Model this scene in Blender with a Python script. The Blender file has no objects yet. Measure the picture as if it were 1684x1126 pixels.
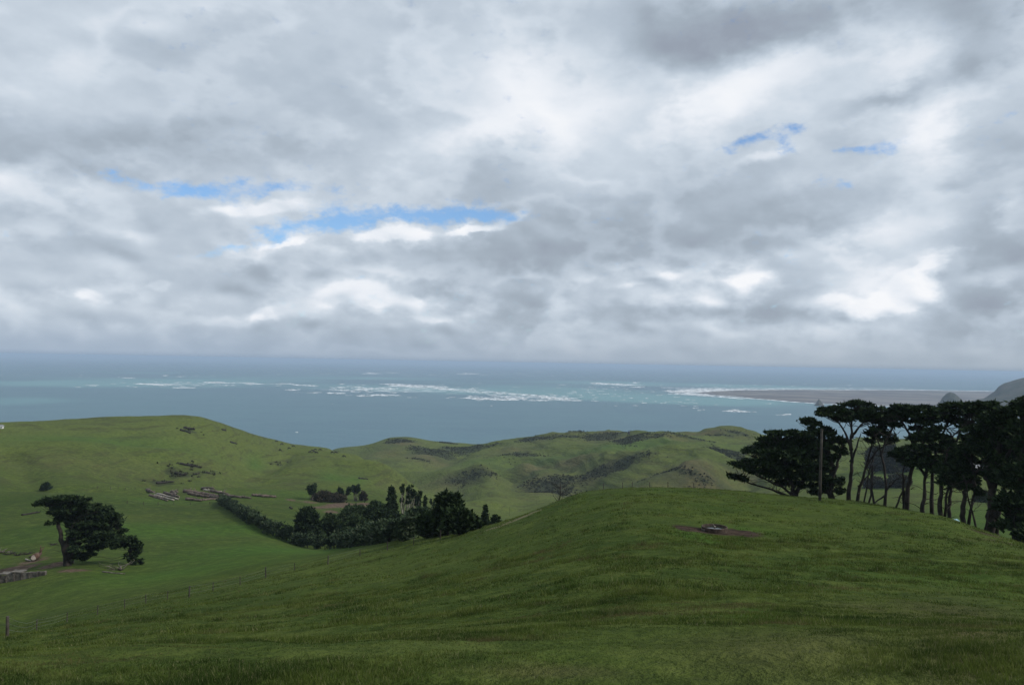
import bpy, math, random
import numpy as np
from mathutils import Matrix, Vector

random.seed(7)
RNG = np.random.default_rng(11)
S = bpy.context.scene
COL = S.collection

# ------------------------------------------------------------------ camera
H = 180.0                       # eye height above the sea
F = 1216.0                      # focal length in photo pixels (1684 wide)
PITCH, ROLL = math.radians(1.55), math.radians(1.03)
CAMR = Matrix.Rotation(math.pi / 2 + PITCH, 3, 'X') @ Matrix.Rotation(ROLL, 3, 'Z')
cd = bpy.data.cameras.new('camera')
cam = bpy.data.objects.new('camera', cd)
COL.objects.link(cam)
cam.matrix_world = Matrix.Translation((0, 0, H)) @ CAMR.to_4x4()
cd.sensor_width = 36.0
cd.lens = 36.0 * F / 1684.0
cd.clip_start = 0.2
cd.clip_end = 400000.0
S.camera = cam

def ray(px, py):
    return (CAMR @ Vector(((px - 842) / F, (563 - py) / F, -1.0))).normalized()

def azel(px, py):
    v = ray(px, py)
    return math.atan2(v.x, v.y), math.asin(v.z)

# ------------------------------------------------------------------ node expression helper
class Tree:
    def __init__(s, nt): s.nt = nt
    def node(s, t, **kw):
        n = s.nt.nodes.new(t)
        for k, v in kw.items(): setattr(n, k, v)
        return n
    def link(s, a, b): s.nt.links.new(a, b)

class E:
    """a float socket with operators"""
    T = None
    def __init__(s, sock): s.s = sock
    @staticmethod
    def m(op, *a, clamp=False):
        n = E.T.node('ShaderNodeMath', operation=op, use_clamp=clamp)
        for i, x in enumerate(a):
            if isinstance(x, E): E.T.link(x.s, n.inputs[i])
            else: n.inputs[i].default_value = float(x)
        return E(n.outputs[0])
    def __add__(s, o): return E.m('ADD', s, o)
    __radd__ = __add__
    def __sub__(s, o): return E.m('SUBTRACT', s, o)
    def __rsub__(s, o): return E.m('SUBTRACT', o, s)
    def __mul__(s, o): return E.m('MULTIPLY', s, o)
    __rmul__ = __mul__
    def __truediv__(s, o): return E.m('DIVIDE', s, o)
    def __rtruediv__(s, o): return E.m('DIVIDE', o, s)
    def __pow__(s, o): return E.m('POWER', s, o)

def clampe(x): return E.m('ADD', x, 0.0, clamp=True)
def sstep(x, a, b):
    n = E.T.node('ShaderNodeMapRange', interpolation_type='SMOOTHSTEP')
    E.T.link(x.s, n.inputs['Value'])
    n.inputs['From Min'].default_value = a; n.inputs['From Max'].default_value = b
    return E(n.outputs['Result'])
def mixf(f, a, b): return a + (b - a) * f if isinstance(a, E) else E.m('MULTIPLY_ADD', f, (b - a), a)
def vec(x, y, z=0.0):
    n = E.T.node('ShaderNodeCombineXYZ')
    for i, v in enumerate((x, y, z)):
        if isinstance(v, E): E.T.link(v.s, n.inputs[i])
        else: n.inputs[i].default_value = v
    return n.outputs[0]
def split(sock):
    n = E.T.node('ShaderNodeSeparateXYZ'); E.T.link(sock, n.inputs[0])
    return E(n.outputs[0]), E(n.outputs[1]), E(n.outputs[2])
def noise(v, scale, detail=4, rough=0.5, lac=2.0, dist=0.0, typ='FBM'):
    n = E.T.node('ShaderNodeTexNoise')
    n.noise_type = typ
    E.T.link(v, n.inputs['Vector'])
    n.inputs['Scale'].default_value = scale; n.inputs['Detail'].default_value = detail
    n.inputs['Roughness'].default_value = rough; n.inputs['Lacunarity'].default_value = lac
    n.inputs['Distortion'].default_value = dist
    return E(n.outputs['Fac'])
def mixc(f, a, b):
    n = E.T.node('ShaderNodeMix', data_type='RGBA')
    if isinstance(f, E): E.T.link(f.s, n.inputs[0])
    else: n.inputs[0].default_value = f
    for i, c in ((6, a), (7, b)):
        if isinstance(c, tuple): n.inputs[i].default_value = (*c, 1)
        else: E.T.link(c, n.inputs[i])
    return n.outputs[2]
def ramp(x, stops, interp='LINEAR'):
    n = E.T.node('ShaderNodeValToRGB'); E.T.link(x.s, n.inputs[0])
    cr = n.color_ramp; cr.interpolation = interp
    while len(cr.elements) < len(stops): cr.elements.new(0.5)
    for e, (p, c) in zip(cr.elements, stops):
        e.position = p; e.color = (*c, 1)
    return n.outputs[0]
def lin(r, g, b):
    return tuple(((c / 255 + .055) / 1.055) ** 2.4 if c > 10 else c / 255 / 12.92 for c in (r, g, b))

# ------------------------------------------------------------------ world: Nishita sky behind broken cloud
SUN_AZ, SUN_EL = math.radians(102), math.radians(38)
W = bpy.data.worlds.new('World'); S.world = W
W.use_nodes = True
W.node_tree.nodes.clear()
E.T = T = Tree(W.node_tree)
geo = T.node('ShaderNodeTexCoord')
dx, dy, dz = split(geo.outputs['Generated'])
az = E.m('ARCTAN2', dx, dy)
el = E.m('ARCSINE', dz)
azel_v = vec(az, el * 1.6, 0.0)
zp = E.m('MAXIMUM', dz, 0.0)
dir3 = vec(dx, dy, dz * 1.75)
dir3b = vec(dx + 7.3, dy, dz * 1.75)
# warp of the direction so that every patch gets a ragged outline
w1 = noise(dir3, 3.2, 2, 0.5); w2 = noise(dir3b, 3.2, 2, 0.5)
w3 = noise(dir3, 13, 5, 0.6); w4 = noise(dir3b, 13, 5, 0.6)
wa = az + (w1 - 0.5) * 0.17 + (w3 - 0.5) * 0.11
we = el + (w2 - 0.5) * 0.10 + (w4 - 0.5) * 0.06
wp = vec(wa, we, 0.0)
WA = (w1 - 0.5) * 0.10 + (w3 - 0.5) * 0.05
WE = (w2 - 0.5) * 0.05 + (w4 - 0.5) * 0.035
wpl = vec(az + WA, el + WE, 0.0)

def blob(px, py, rx, ry, rot, amp, p=None):
    a, e = azel(px, py)
    a2, _ = azel(px + rx, py); _, e2 = azel(px, py - ry)
    m = T.node('ShaderNodeMapping', vector_type='TEXTURE')
    T.link(p or wp, m.inputs['Vector'])
    m.inputs['Location'].default_value = (a, e, 0)
    m.inputs['Rotation'].default_value = (0, 0, math.radians(rot))
    m.inputs['Scale'].default_value = (abs(a2 - a), abs(e2 - e), 1)
    d = T.node('ShaderNodeVectorMath', operation='DOT_PRODUCT')
    T.link(m.outputs[0], d.inputs[0]); T.link(m.outputs[0], d.inputs[1])
    return E.m('EXPONENT', E(d.outputs['Value']) * -1.0) * amp
def blobs(rows, p=None):
    """sum of soft patches; each waits for the one before (keeps the shader's stack small)"""
    t = None; q = p or wp
    for r in rows:
        if t is not None:
            n = T.node('ShaderNodeVectorMath', operation='MULTIPLY_ADD')
            T.link(t.s, n.inputs[0]); n.inputs[1].default_value = (1e-9, 1e-9, 1e-9); T.link(p or wp, n.inputs[2])
            q = n.outputs[0]
        b = blob(*r, q)
        t = b if t is None else t + b
    return t

macro = blobs([
    (120, 120, 260, 110, 0, .05), (110, 100, 70, 40, 20, .12), (280, 30, 60, 30, 10, .12),
    (150, 240, 330, 50, 8, -.18), (420, 140, 160, 70, 0, -.06), (560, 200, 160, 40, 10, -.05),
    (760, 120, 140, 110, 35, .08), (800, 225, 110, 34, 15, .22), (870, 110, 90, 90, 20, .22),
    (960, 190, 100, 60, 0, .22), (1150, 185, 130, 45, 25, .27), (1250, 130, 160, 60, 8, .20),
    (1110, 50, 190, 60, -8, -.24), (1380, 25, 240, 45, 0, -.20), (1610, 70, 70, 120, 0, -.26),
    (1500, 110, 130, 30, 8, .22), (1560, 200, 110, 40, 15, .26), (1450, 220, 200, 40, 10, .12),
    (1060, 230, 60, 50, 0, -.12), (1440, 165, 60, 18, 10, -.18), (1370, 235, 50, 30, 0, -.12),
    (60, 310, 110, 36, 0, .16), (430, 345, 130, 26, 6, .05), (250, 350, 240, 30, 0, -.05),
    (110, 400, 130, 20, 0, .04), (60, 360, 140, 26, 0, -.08), (840, 260, 110, 45, 10, -.08),
    (1100, 320, 260, 60, 0, -.07), (850, 320, 130, 40, 0, -.02), (980, 410, 260, 60, 0, -.16),
    (1260, 380, 140, 60, 12, -.14), (640, 385, 70, 20, 8, .30), (770, 375, 30, 10, 8, .25),
    (480, 440, 150, 40, 5, -.12), (450, 405, 70, 12, 16, .18), (610, 490, 60, 26, 5, .22),
    (690, 500, 30, 16, 0, .16), (550, 500, 50, 18, 0, .05), (800, 440, 120, 50, 0, -.12),
    (1220, 470, 110, 30, 18, .30), (1040, 470, 120, 18, 12, .12), (1470, 450, 60, 24, 40, .16),
    (1450, 492, 100, 18, 14, .26), (1545, 435, 26, 26, 0, .30), (1400, 440, 80, 40, 0, .04),
    (1490, 350, 66, 50, 30, .24), (1420, 380, 50, 20, 0, .16), (1600, 360, 110, 60, 20, -.14),
    (1640, 480, 110, 60, 0, -.20), (1640, 330, 40, 14, 30, .12), (1650, 350, 30, 12, 30, .1), (160, 475, 34, 18, 0, .14),
    (450, 510, 24, 10, 0, .14), (270, 455, 24, 12, 0, .1), (230, 430, 200, 30, 0, -.04),
    (1300, 530, 360, 22, 0, -.14), (950, 520, 200, 20, 0, -.08), (300, 520, 300, 26, 0, -.07),
    (730, 520, 90, 14, 0, .05), (1040, 500, 40, 10, 10, .08),
])
big = noise(dir3, 3.0, 6, 0.52)
fine = noise(dir3, 14, 7, 0.6)
# relief: the same billows sampled a little towards the light give lit tops and grey bellies
def off(ox, oz): return vec(dx + ox, dy, dz * 1.75 + oz)
c0 = noise(dir3, 6.5, 5, 0.52); c1 = noise(off(.012, .035), 6.5, 5, 0.52)
def billow(v): return 1.0 - noise(v, 17, 4, 0.5, typ='RIDGED_MULTIFRACTAL') * 0.7
b0 = billow(dir3); b1 = billow(off(.005, .012))
low = sstep(el, 0.26, 0.06)                     # smaller billows in the band above the horizon
base = 0.578 + macro * 0.92
lum = base + (big - 0.5) * 0.14 + (fine - 0.5) * 0.10 + ((c0 - c1) * 0.42 + (sstep(c0, .44, .53) - sstep(c0, .53, .60)) * 0.07 - sstep(c0, .54, .66) * 0.09) * (low * .35 + .72) + (b0 - b1) * (low * 0.42 + 0.09)
puff = blobs([(600, 490, 52, 18, 6, 1.0), (665, 500, 22, 13, 0, .9), (640, 386, 60, 12, 4, 1.0), (770, 378, 34, 6, 8, .9), (720, 517, 34, 9, 0, .7), (450, 509, 24, 11, 0, .8),
              (160, 474, 32, 13, 0, .75), (280, 456, 20, 10, 0, .7), (1480, 492, 66, 17, 18, 1.0), (1400, 496, 30, 14, 0, .9), (1545, 436, 22, 24, 0, 1.1), (1230, 462, 52, 16, 12, .8),
              (480, 399, 36, 5, 14, .9), (1070, 466, 70, 9, 12, .6), (840, 352, 34, 12, 30, .7), (1510, 450, 50, 12, 35, .8), (430, 345, 90, 12, 8, .6), (1250, 262, 50, 8, 10, .4)], wpl)
pm = sstep(puff + (b0 - 0.55) * 0.9 + (c0 - 0.5) * 0.6, 0.45, 0.85)
lum = lum + pm * (0.13 + (b0 - b1) * 1.1)
lum = (lum - 0.53) * 1.04 + 0.532
# fade to a smooth veil at the horizon
veil = sstep(el, 0.058, 0.0)
leftright = sstep(az, -0.6, 0.6)
cl_col = ramp(clampe(lum), [(0.0, (.26, .305, .365)), (0.30, (.31, .355, .43)), (0.42, (.37, .435, .51)), (0.52, (.462, .537, .625)),
                            (0.66, (.61, .685, .77)), (0.84, (.82, .86, .92)), (1.0, (.93, .945, .975))])
# blue gaps
gaps = blobs([
    (300, 312, 80, 15, -4, 1.1), (430, 312, 90, 14, 6, 1.0), (545, 330, 28, 22, 0, .7), (560, 360, 70, 18, 12, .8),
    (480, 383, 55, 14, 14, 1.0), (690, 355, 110, 18, 4, 1.05), (800, 347, 70, 16, 0, 1.0), (350, 410, 80, 7, 8, .6),
    (1232, 240, 50, 11, 8, 1.0), (1303, 213, 26, 10, 0, .95), (1288, 246, 16, 14, 0, .6), (1385, 238, 40, 7, 0, .6), (1440, 236, 52, 14, 0, .95),
    (1370, 290, 60, 16, 0, .5), (180, 285, 30, 11, 0, .6)], wpl)
gn = noise(dir3, 34, 6, 0.66)
gapm = sstep(gaps + (gn - 0.5) * 2.5 + (c0 - 0.5) * 0.8, 0.24, 1.22) * (1.0 - sstep(fine, .50, .68) * 0.55)
sky = T.node('ShaderNodeTexSky', sky_type='NISHITA')
sky.sun_disc = False
sky.sun_elevation = SUN_EL; sky.sun_rotation = SUN_AZ
sky.altitude = 180; sky.air_density = 1.0; sky.dust_density = 0.6; sky.ozone_density = 2.0
skyc = T.node('ShaderNodeVectorMath', operation='SCALE')
tint_ = T.node('ShaderNodeVectorMath', operation='MULTIPLY'); T.link(sky.outputs[0], tint_.inputs[0]); tint_.inputs[1].default_value = (.70, .88, 1.05)
T.link(tint_.outputs[0], skyc.inputs[0]); skyc.inputs['Scale'].default_value = 1.25
# everything is written in units of the background strength 0.12
K = 1 / 0.12
def up(c, s=K):
    n = T.node('ShaderNodeVectorMath', operation='SCALE')
    T.link(c, n.inputs[0]); n.inputs['Scale'].default_value = s
    return n.outputs[0]
veil_col = mixc(leftright, (.34, .425, .54), (.355, .42, .495))
c = mixc(gapm * 0.92, up(cl_col), skyc.outputs[0])
c = mixc(veil * 0.85, c, up(veil_col))
c = mixc(sstep(el, 0.007, -0.001) * 0.5, c, up(mixc(leftright, (.235, .32, .44), (.25, .315, .40))))
bg = T.node('ShaderNodeBackground'); bg.inputs['Strength'].default_value = 0.12
T.link(c, bg.inputs['Color'])
wo = T.node('ShaderNodeOutputWorld'); T.link(bg.outputs[0], wo.inputs[0])
W.cycles.sampling_method = 'MANUAL'; W.cycles.sample_map_resolution = 1024

# ------------------------------------------------------------------ sun
sl = bpy.data.lights.new('sun', 'SUN'); sl.energy = 3.1; sl.angle = math.radians(6); sl.color = (1.0, .95, .87)
sun = bpy.data.objects.new('sun', sl); COL.objects.link(sun)
sd = Vector((math.sin(SUN_AZ) * math.cos(SUN_EL), math.cos(SUN_AZ) * math.cos(SUN_EL), math.sin(SUN_EL)))
sun.rotation_euler = sd.to_track_quat('Z', 'Y').to_euler()

S.view_settings.view_transform = 'Standard'; S.view_settings.look = 'None'
S.view_settings.exposure = 0.0; S.view_settings.gamma = 1.0
S.render.engine = 'CYCLES'
S.cycles.use_denoising = True
S.cycles.max_bounces = 6; S.cycles.diffuse_bounces = 2; S.cycles.glossy_bounces = 2
S.cycles.volume_bounces = 0; S.cycles.transparent_max_bounces = 4

# ------------------------------------------------------------------ lie of the land
def rc(px, py):
    """azimuth and tan(elevation) of a direction"""
    v = ray(px, py)
    return math.atan2(v.x, v.y), v.z / math.hypot(v.x, v.y)

LAND = {
 -700: [(9, 1040), (16, 1030), (30, 1020), (60, 1012), (90, 1005), (115, 985), (130, 965), (150, 935), (200, 890), (260, 840), (330, 800), (420, 765), (520, 725), (620, 700), (700, 690), (800, 700), (950, 735)],
 -300: [(9, 1075), (16, 1065), (30, 1050), (60, 1038), (90, 1030), (115, 1005), (130, 980), (150, 952), (200, 898), (260, 848), (330, 808), (420, 770), (520, 728), (620, 700), (700, 692), (800, 700), (950, 738)],
 0: [(9, 1095), (16, 1085), (30, 1068), (60, 1050), (90, 1043), (115, 1012), (130, 985), (150, 955), (200, 900), (260, 850), (330, 812), (420, 775), (520, 733), (620, 702), (700, 694), (800, 705), (950, 740)],
 110: [(9, 1092), (16, 1078), (30, 1055), (60, 1030), (90, 1015), (115, 985), (130, 960), (150, 930), (200, 885), (260, 842), (330, 812), (420, 778), (520, 732), (620, 702), (700, 690), (800, 703), (950, 742)],
 230: [(9, 1085), (16, 1068), (30, 1040), (60, 1010), (90, 988), (115, 965), (140, 940), (175, 905), (230, 862), (300, 828), (350, 808), (400, 800), (480, 766), (560, 725), (640, 694), (700, 684), (800, 698), (950, 745)],
 340: [(9, 1083), (16, 1064), (30, 1032), (60, 992), (92, 966), (115, 945), (140, 925), (180, 895), (240, 858), (300, 830), (350, 812), (400, 800), (480, 770), (560, 740), (640, 708), (700, 691), (800, 700), (950, 750)],
 437: [(9, 1080), (16, 1060), (30, 1025), (60, 975), (95, 945), (115, 927), (140, 910), (190, 886), (250, 850), (310, 826), (360, 812), (430, 800), (520, 782), (620, 757), (720, 732), (790, 718), (900, 738), (1150, 790)],
 490: [(9, 1078), (16, 1057), (30, 1020), (60, 967), (96, 934), (118, 920), (145, 908), (190, 896), (250, 858), (315, 829), (365, 814), (440, 798), (530, 781), (630, 757), (730, 737), (800, 732), (900, 748), (1100, 795), (1300, 800)],
 540: [(9, 1076), (16, 1054), (30, 1014), (60, 958), (98, 922), (120, 912), (150, 906), (190, 900), (250, 862), (320, 830), (370, 816), (450, 795), (540, 778), (640, 755), (720, 742), (780, 738), (880, 756), (1050, 785), (1200, 760), (1320, 743), (1500, 755)],
 590: [(9, 1073), (16, 1050), (30, 1007), (60, 951), (95, 913), (116, 901), (150, 897), (185, 893), (235, 864), (300, 838), (360, 820), (445, 801), (530, 784), (620, 764), (690, 752), (780, 775), (880, 795), (1050, 765), (1200, 746), (1310, 733), (1500, 750)],
 640: [(9, 1070), (16, 1045), (30, 1000), (60, 945), (92, 903), (115, 892), (150, 888), (180, 884), (220, 868), (280, 848), (350, 825), (440, 808), (520, 792), (600, 772), (680, 792), (780, 806), (900, 785), (1050, 757), (1200, 733), (1300, 723), (1500, 745)],
 690: [(9, 1068), (16, 1041), (30, 992), (60, 932), (90, 892), (110, 883), (140, 883), (190, 882), (250, 862), (330, 845), (420, 828), (500, 810), (560, 799), (640, 815), (760, 810), (900, 782), (1050, 757), (1200, 733), (1310, 722), (1500, 745)],
 740: [(9, 1067), (16, 1038), (30, 985), (60, 920), (88, 882), (105, 875), (130, 878), (200, 880), (300, 856), (400, 840), (500, 823), (560, 823), (660, 824), (760, 800), (880, 780), (1050, 760), (1200, 740), (1310, 728), (1500, 745)],
 850: [(9, 1065), (16, 1030), (30, 970), (55, 900), (75, 861), (90, 851), (105, 858), (130, 875), (200, 885), (330, 875), (470, 852), (600, 825), (700, 800), (820, 792), (980, 765), (1130, 742), (1280, 722), (1500, 745)],
 950: [(9, 1062), (16, 1022), (30, 952), (52, 880), (72, 835), (88, 812), (105, 822), (140, 850), (250, 870), (400, 850), (560, 822), (680, 805), (760, 790), (860, 765), (980, 748), (1130, 730), (1290, 716), (1500, 745)],
 1060: [(9, 1060), (16, 1015), (30, 940), (50, 867), (70, 820), (88, 801), (105, 809), (150, 840), (260, 850), (450, 835), (600, 812), (720, 775), (800, 752), (900, 742), (1050, 727), (1200, 720), (1300, 715), (1450, 740)],
 1160: [(9, 1060), (16, 1014), (30, 942), (50, 877), (70, 825), (87, 804), (105, 812), (150, 842), (260, 850), (450, 835), (580, 810), (700, 770), (780, 748), (900, 742), (1050, 728), (1180, 714), (1300, 735), (1450, 745)],
 1215: [(9, 1060), (16, 1015), (30, 945), (50, 882), (70, 830), (87, 808), (105, 817), (150, 845), (260, 850), (450, 835), (600, 812), (720, 780), (820, 760), (950, 742), (1080, 725), (1180, 708), (1280, 722), (1450, 745)],
 1290: [(9, 1061), (16, 1016), (30, 948), (50, 888), (70, 838), (86, 815), (104, 825), (150, 850), (260, 852), (450, 832), (600, 808), (720, 782), (850, 762), (1000, 748), (1150, 738), (1280, 732), (1450, 745)],
 1400: [(9, 1065), (16, 1022), (30, 955), (50, 897), (70, 848), (84, 825), (100, 832), (130, 855), (200, 865), (300, 850), (400, 830), (550, 800), (700, 776), (850, 757), (1000, 742), (1150, 734), (1280, 730), (1450, 745)],
 1560: [(9, 1070), (16, 1030), (30, 970), (50, 912), (65, 872), (78, 851), (95, 862), (130, 885), (200, 885), (300, 858), (400, 832), (550, 800), (700, 774), (850, 755), (1000, 740), (1150, 733), (1280, 729), (1450, 745)],
 1684: [(9, 1075), (16, 1040), (30, 985), (48, 930), (62, 899), (74, 891), (92, 905), (130, 920), (200, 905), (300, 865), (400, 835), (550, 800), (700, 774), (850, 755), (1000, 740), (1150, 733), (1280, 729), (1450, 745)],
 2100: [(9, 1085), (16, 1050), (30, 1000), (48, 955), (62, 935), (74, 930), (92, 935), (130, 935), (200, 910), (300, 870), (400, 840), (550, 805), (700, 780), (850, 760), (1000, 745), (1150, 735), (1280, 731), (1450, 745)],
}
cp, cv = [], []
for px, rows in LAND.items():
    for d, py in rows:
        a, t = rc(px, py)
        cp.append((a, math.log(d))); cv.append(t)
    a, _ = rc(px, 800)
    for d in (0.6, 1.2, 2.5, 5.0):
        cp.append((a, math.log(d))); cv.append((-1.6 - 0.215 * d) / d)
    for d in (1750, 2200, 3000):
        cp.append((a, math.log(d))); cv.append(-(H + 12) / d)
AZS = 2.6
cp = np.array(cp); cv = np.array(cv); cps = cp * np.array([AZS, 1.0])
def tps_k(r2): return 0.5 * r2 * np.log(r2 + 1e-12)
n = len(cp)
D2 = ((cps[:, None] - cps[None]) ** 2).sum(-1)
A = np.zeros((n + 3, n + 3)); A[:n, :n] = tps_k(D2) + np.eye(n) * 2e-4
A[:n, n] = 1; A[:n, n + 1:] = cps; A[n, :n] = 1; A[n + 1:, :n] = cps.T
Wt = np.linalg.solve(A, np.concatenate([cv, np.zeros(3)]))
def tps(a, ld):
    a = np.asarray(a, float); ld = np.asarray(ld, float)
    q = np.stack([a.ravel() * AZS, ld.ravel()], 1)
    out = np.empty(len(q))
    for i in range(0, len(q), 20000):
        qq = q[i:i + 20000]
        r2 = ((qq[:, None] - cps[None]) ** 2).sum(-1)
        out[i:i + 20000] = tps_k(r2) @ Wt[:n] + Wt[n] + qq @ Wt[n + 1:]
    return out.reshape(a.shape)

def vnoise(x, y, seed=0):
    xi = np.floor(x).astype(np.int64); yi = np.floor(y).astype(np.int64)
    fx = x - xi; fy = y - yi
    fx = fx * fx * fx * (fx * (fx * 6 - 15) + 10); fy = fy * fy * fy * (fy * (fy * 6 - 15) + 10)
    def h(i, j):
        v = (i * 374761393 + j * 668265263 + seed * 974711) & 0xffffffff
        v = ((v ^ (v >> 13)) * 1274126177) & 0xffffffff
        v = v ^ (v >> 16)
        return (v & 0xffff) / 65535.0
    return (h(xi, yi) * (1 - fx) + h(xi + 1, yi) * fx) * (1 - fy) + (h(xi, yi + 1) * (1 - fx) + h(xi + 1, yi + 1) * fx) * fy
def fbm(x, y, o=4, seed=0, g=0.5):
    s = 0; a = 1; t = 0
    for i in range(o):
        s = s + a * vnoise(x * 2 ** i + 17.3 * i, y * 2 ** i - 9.1 * i, seed + i); t += a; a *= g
    return s / t - 0.5
def sm(x, a, b):
    t = np.clip((x - a) / (b - a), 0, 1); return t * t * (3 - 2 * t)

RIM = math.radians(50)
FEAT = []                        # spurs (+) and gullies (-): world polylines with height and width in metres
def feature(x, y):
    dz = np.zeros(np.shape(x))
    for pts, amp, wd in FEAT:
        best = np.full(np.shape(x), 1e9)
        for a_, b_ in zip(pts, pts[1:]):
            ab = (b_[0] - a_[0], b_[1] - a_[1]); L2 = ab[0] ** 2 + ab[1] ** 2 + 1e-6
            t_ = np.clip(((x - a_[0]) * ab[0] + (y - a_[1]) * ab[1]) / L2, 0, 1)
            best = np.minimum(best, (x - a_[0] - t_ * ab[0]) ** 2 + (y - a_[1] - t_ * ab[1]) ** 2)
        dz = dz + amp * np.exp(-best / wd ** 2)
    return dz
def height(x, y):
    x = np.asarray(x, float); y = np.asarray(y, float)
    d = np.hypot(x, y); a = np.arctan2(x, y)
    d = np.maximum(d, 0.6)
    ac = np.clip(a, -RIM, RIM)
    z = tps(ac, np.log(np.minimum(d, 2900))) * d
    # behind the viewer: the same hillside carried on
    if FEAT: z = z + feature(x, y)
    back = sm(np.abs(a), RIM, math.radians(120))
    z = z * (1 - back) + back * (-1.6 + 4.0 * sm(d, 2, 40) - np.maximum(d - 150, 0) * 0.12)
    far = sm(d, 450, 800) * (1 - sm(d, 1450, 1600))
    ridg = 1 - 2 * np.abs(fbm(x / 170, y / 170, 3, 5) * 1.6)
    right = sm(a, -0.12, 0.0)
    z = z + far * right * (ridg - 0.5) * 17.0 + far * right * fbm(x / 45, y / 45, 4, 9) * 10.0 + far * right * fbm(x / 14, y / 14, 3, 10) * 1.8
    mid = sm(d, 120, 250) * (1 - far)
    z = z + mid * (fbm(x / 60, y / 60, 4, 3) * 4.5 + fbm(x / 16, y / 16, 3, 4) * .8)
    left = sm(d, 350, 520) * (1 - sm(d, 1000, 1200)) * (1 - right)
    z = z + left * (fbm(x / 110, y / 110, 3, 41) * 9.0 + (0.5 - np.abs(fbm(x / 55, y / 90, 3, 42)) * 3) * 1.6 + fbm(x / 14, y / 14, 3, 43) * .9)
    # terracettes along the contours of the steep faces
    z = z + far * right * 0.5 * np.sin(z / 1.1 + 3 * fbm(x / 30, y / 30, 2, 31))
    z = z + mid * 0.14 * np.sin(z / 0.8 + 3 * fbm(x / 30, y / 30, 2, 31))
    nr = 1 - sm(d, 100, 160)
    z = z + nr * sm(d, 3, 8) * (fbm(x / 9, y / 9, 3, 21) * 0.42 * sm(d, 8, 25) + fbm(x / 2.2, y / 1.6, 3, 22) * 0.16 + fbm(x / .6, y / .5, 2, 23) * 0.06 * (1 - sm(d, 25, 45)))
    # trodden bench for the fence line and faint sheep tracks across the near slope
    z = z + nr * sm(-x, -5, 25) * sm(d, 25, 45) * 0.10 * np.sin(z / 0.55 + 3 * fbm(x / 14, y / 14, 2, 33))
    # the trough's trodden pit
    pit = np.exp(-(((x - TR[0]) / 3.2) ** 2 + ((y - TR[1]) / 2.6) ** 2))
    z = z - 0.04 * pit
    return z + H
TR = (0.0, -500.0)

# a table along each ray lets objects be set down where a line of sight meets the ground
def ground_hit(px, py, dmin=5.0, dmax=1600.0):
    a, t = rc(px, py)
    d = np.exp(np.linspace(math.log(dmin), math.log(dmax), 900))
    z = height(d * math.sin(a), d * math.cos(a)) - H
    los = t * d
    hit = np.nonzero(z >= los)[0]
    i = hit[0] if len(hit) else int(np.argmin(np.abs(z / d - t)))
    dd = d[i]
    return Vector((dd * math.sin(a), dd * math.cos(a), float(z[i]) + H)), float(dd)
def P(px, py, d):
    v = ray(px, py); h = math.hypot(v.x, v.y)
    return Vector((v.x / h * d, v.y / h * d, H + v.z / h * d))
def onground(px, d, dz=0.0):
    a, _ = rc(px, 850)
    x, y = d * math.sin(a), d * math.cos(a)
    return Vector((x, y, float(height(x, y)) + dz))
def zg(x, y): return float(height(x, y))

_t, TRD = ground_hit(1175, 872, 30, 80)
TR = (_t.x, _t.y)

_F = []
for amp, wd, line in [(10, 26, ((860, 768), (885, 763), (906, 766), (925, 778), (940, 795))), (9, 24, ((790, 783), (812, 788), (822, 805), (826, 830))), (5, 24, ((676, 782), (730, 781), (790, 783))),
                      (-13, 22, ((890, 757), (925, 766), (945, 785), (965, 808))), (-10, 22, ((848, 778), (838, 800), (850, 832))), (-9, 20, ((695, 772), (735, 755), (765, 742), (800, 736))),
                      (-8, 18, ((811, 779), (853, 757), (906, 755))), (-11, 26, ((1000, 798), (1060, 772), (1120, 754))), (8, 26, ((1040, 796), (1110, 774), (1190, 760))), (-9, 22, ((1150, 796), (1200, 777), (1225, 757))),
                      (7, 24, ((960, 790), (1000, 765), (1050, 750))), (-7, 22, ((700, 812), (740, 797), (770, 792))), (-3.5, 9, ((437, 780), (455, 764), (470, 750), (480, 744))), (-3, 7, ((20, 748), (35, 766), (52, 790), (62, 802))),
                      (5, 22, ((480, 778), (540, 764), (600, 768), (650, 787))), (-2.5, 4, ((272, 786), (276, 775), (292, 773))), (-2.2, 7, ((60, 803), (200, 806), (350, 800), (440, 790))), (-2.0, 5, ((240, 797), (320, 788), (420, 786))),
                      (4, 26, ((645, 722), (665, 721))), (5, 30, ((1055, 714), (1085, 713))), (5, 30, ((915, 718), (960, 718))), (-5, 30, ((980, 720), (1010, 720))),
                      (-6, 14, ((640, 748), (690, 742), (740, 746))), (-7, 16, ((1030, 800), (1075, 786), (1095, 772))), (6, 16, ((1075, 800), (1120, 786), (1160, 778))), (-6, 14, ((1110, 803), (1150, 790), (1180, 785))), (-6, 14, ((1215, 800), (1235, 782), (1240, 768))), (-5, 14, ((870, 735), (900, 742), (960, 744))), (-5, 14, ((1060, 742), (1120, 738), (1180, 742))), (6, 20, ((1230, 770), (1260, 750), (1290, 740))), (-4, 16, ((400, 762), (415, 745), (418, 730))), (3.5, 22, ((0, 738), (110, 737), (230, 745), (330, 760)))]:
    _F.append(([(p.x, p.y) for p in (ground_hit(q[0], q[1], 250 if q[0] > 600 else 120)[0] for q in line)], amp, wd))
FEAT = _F

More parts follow.
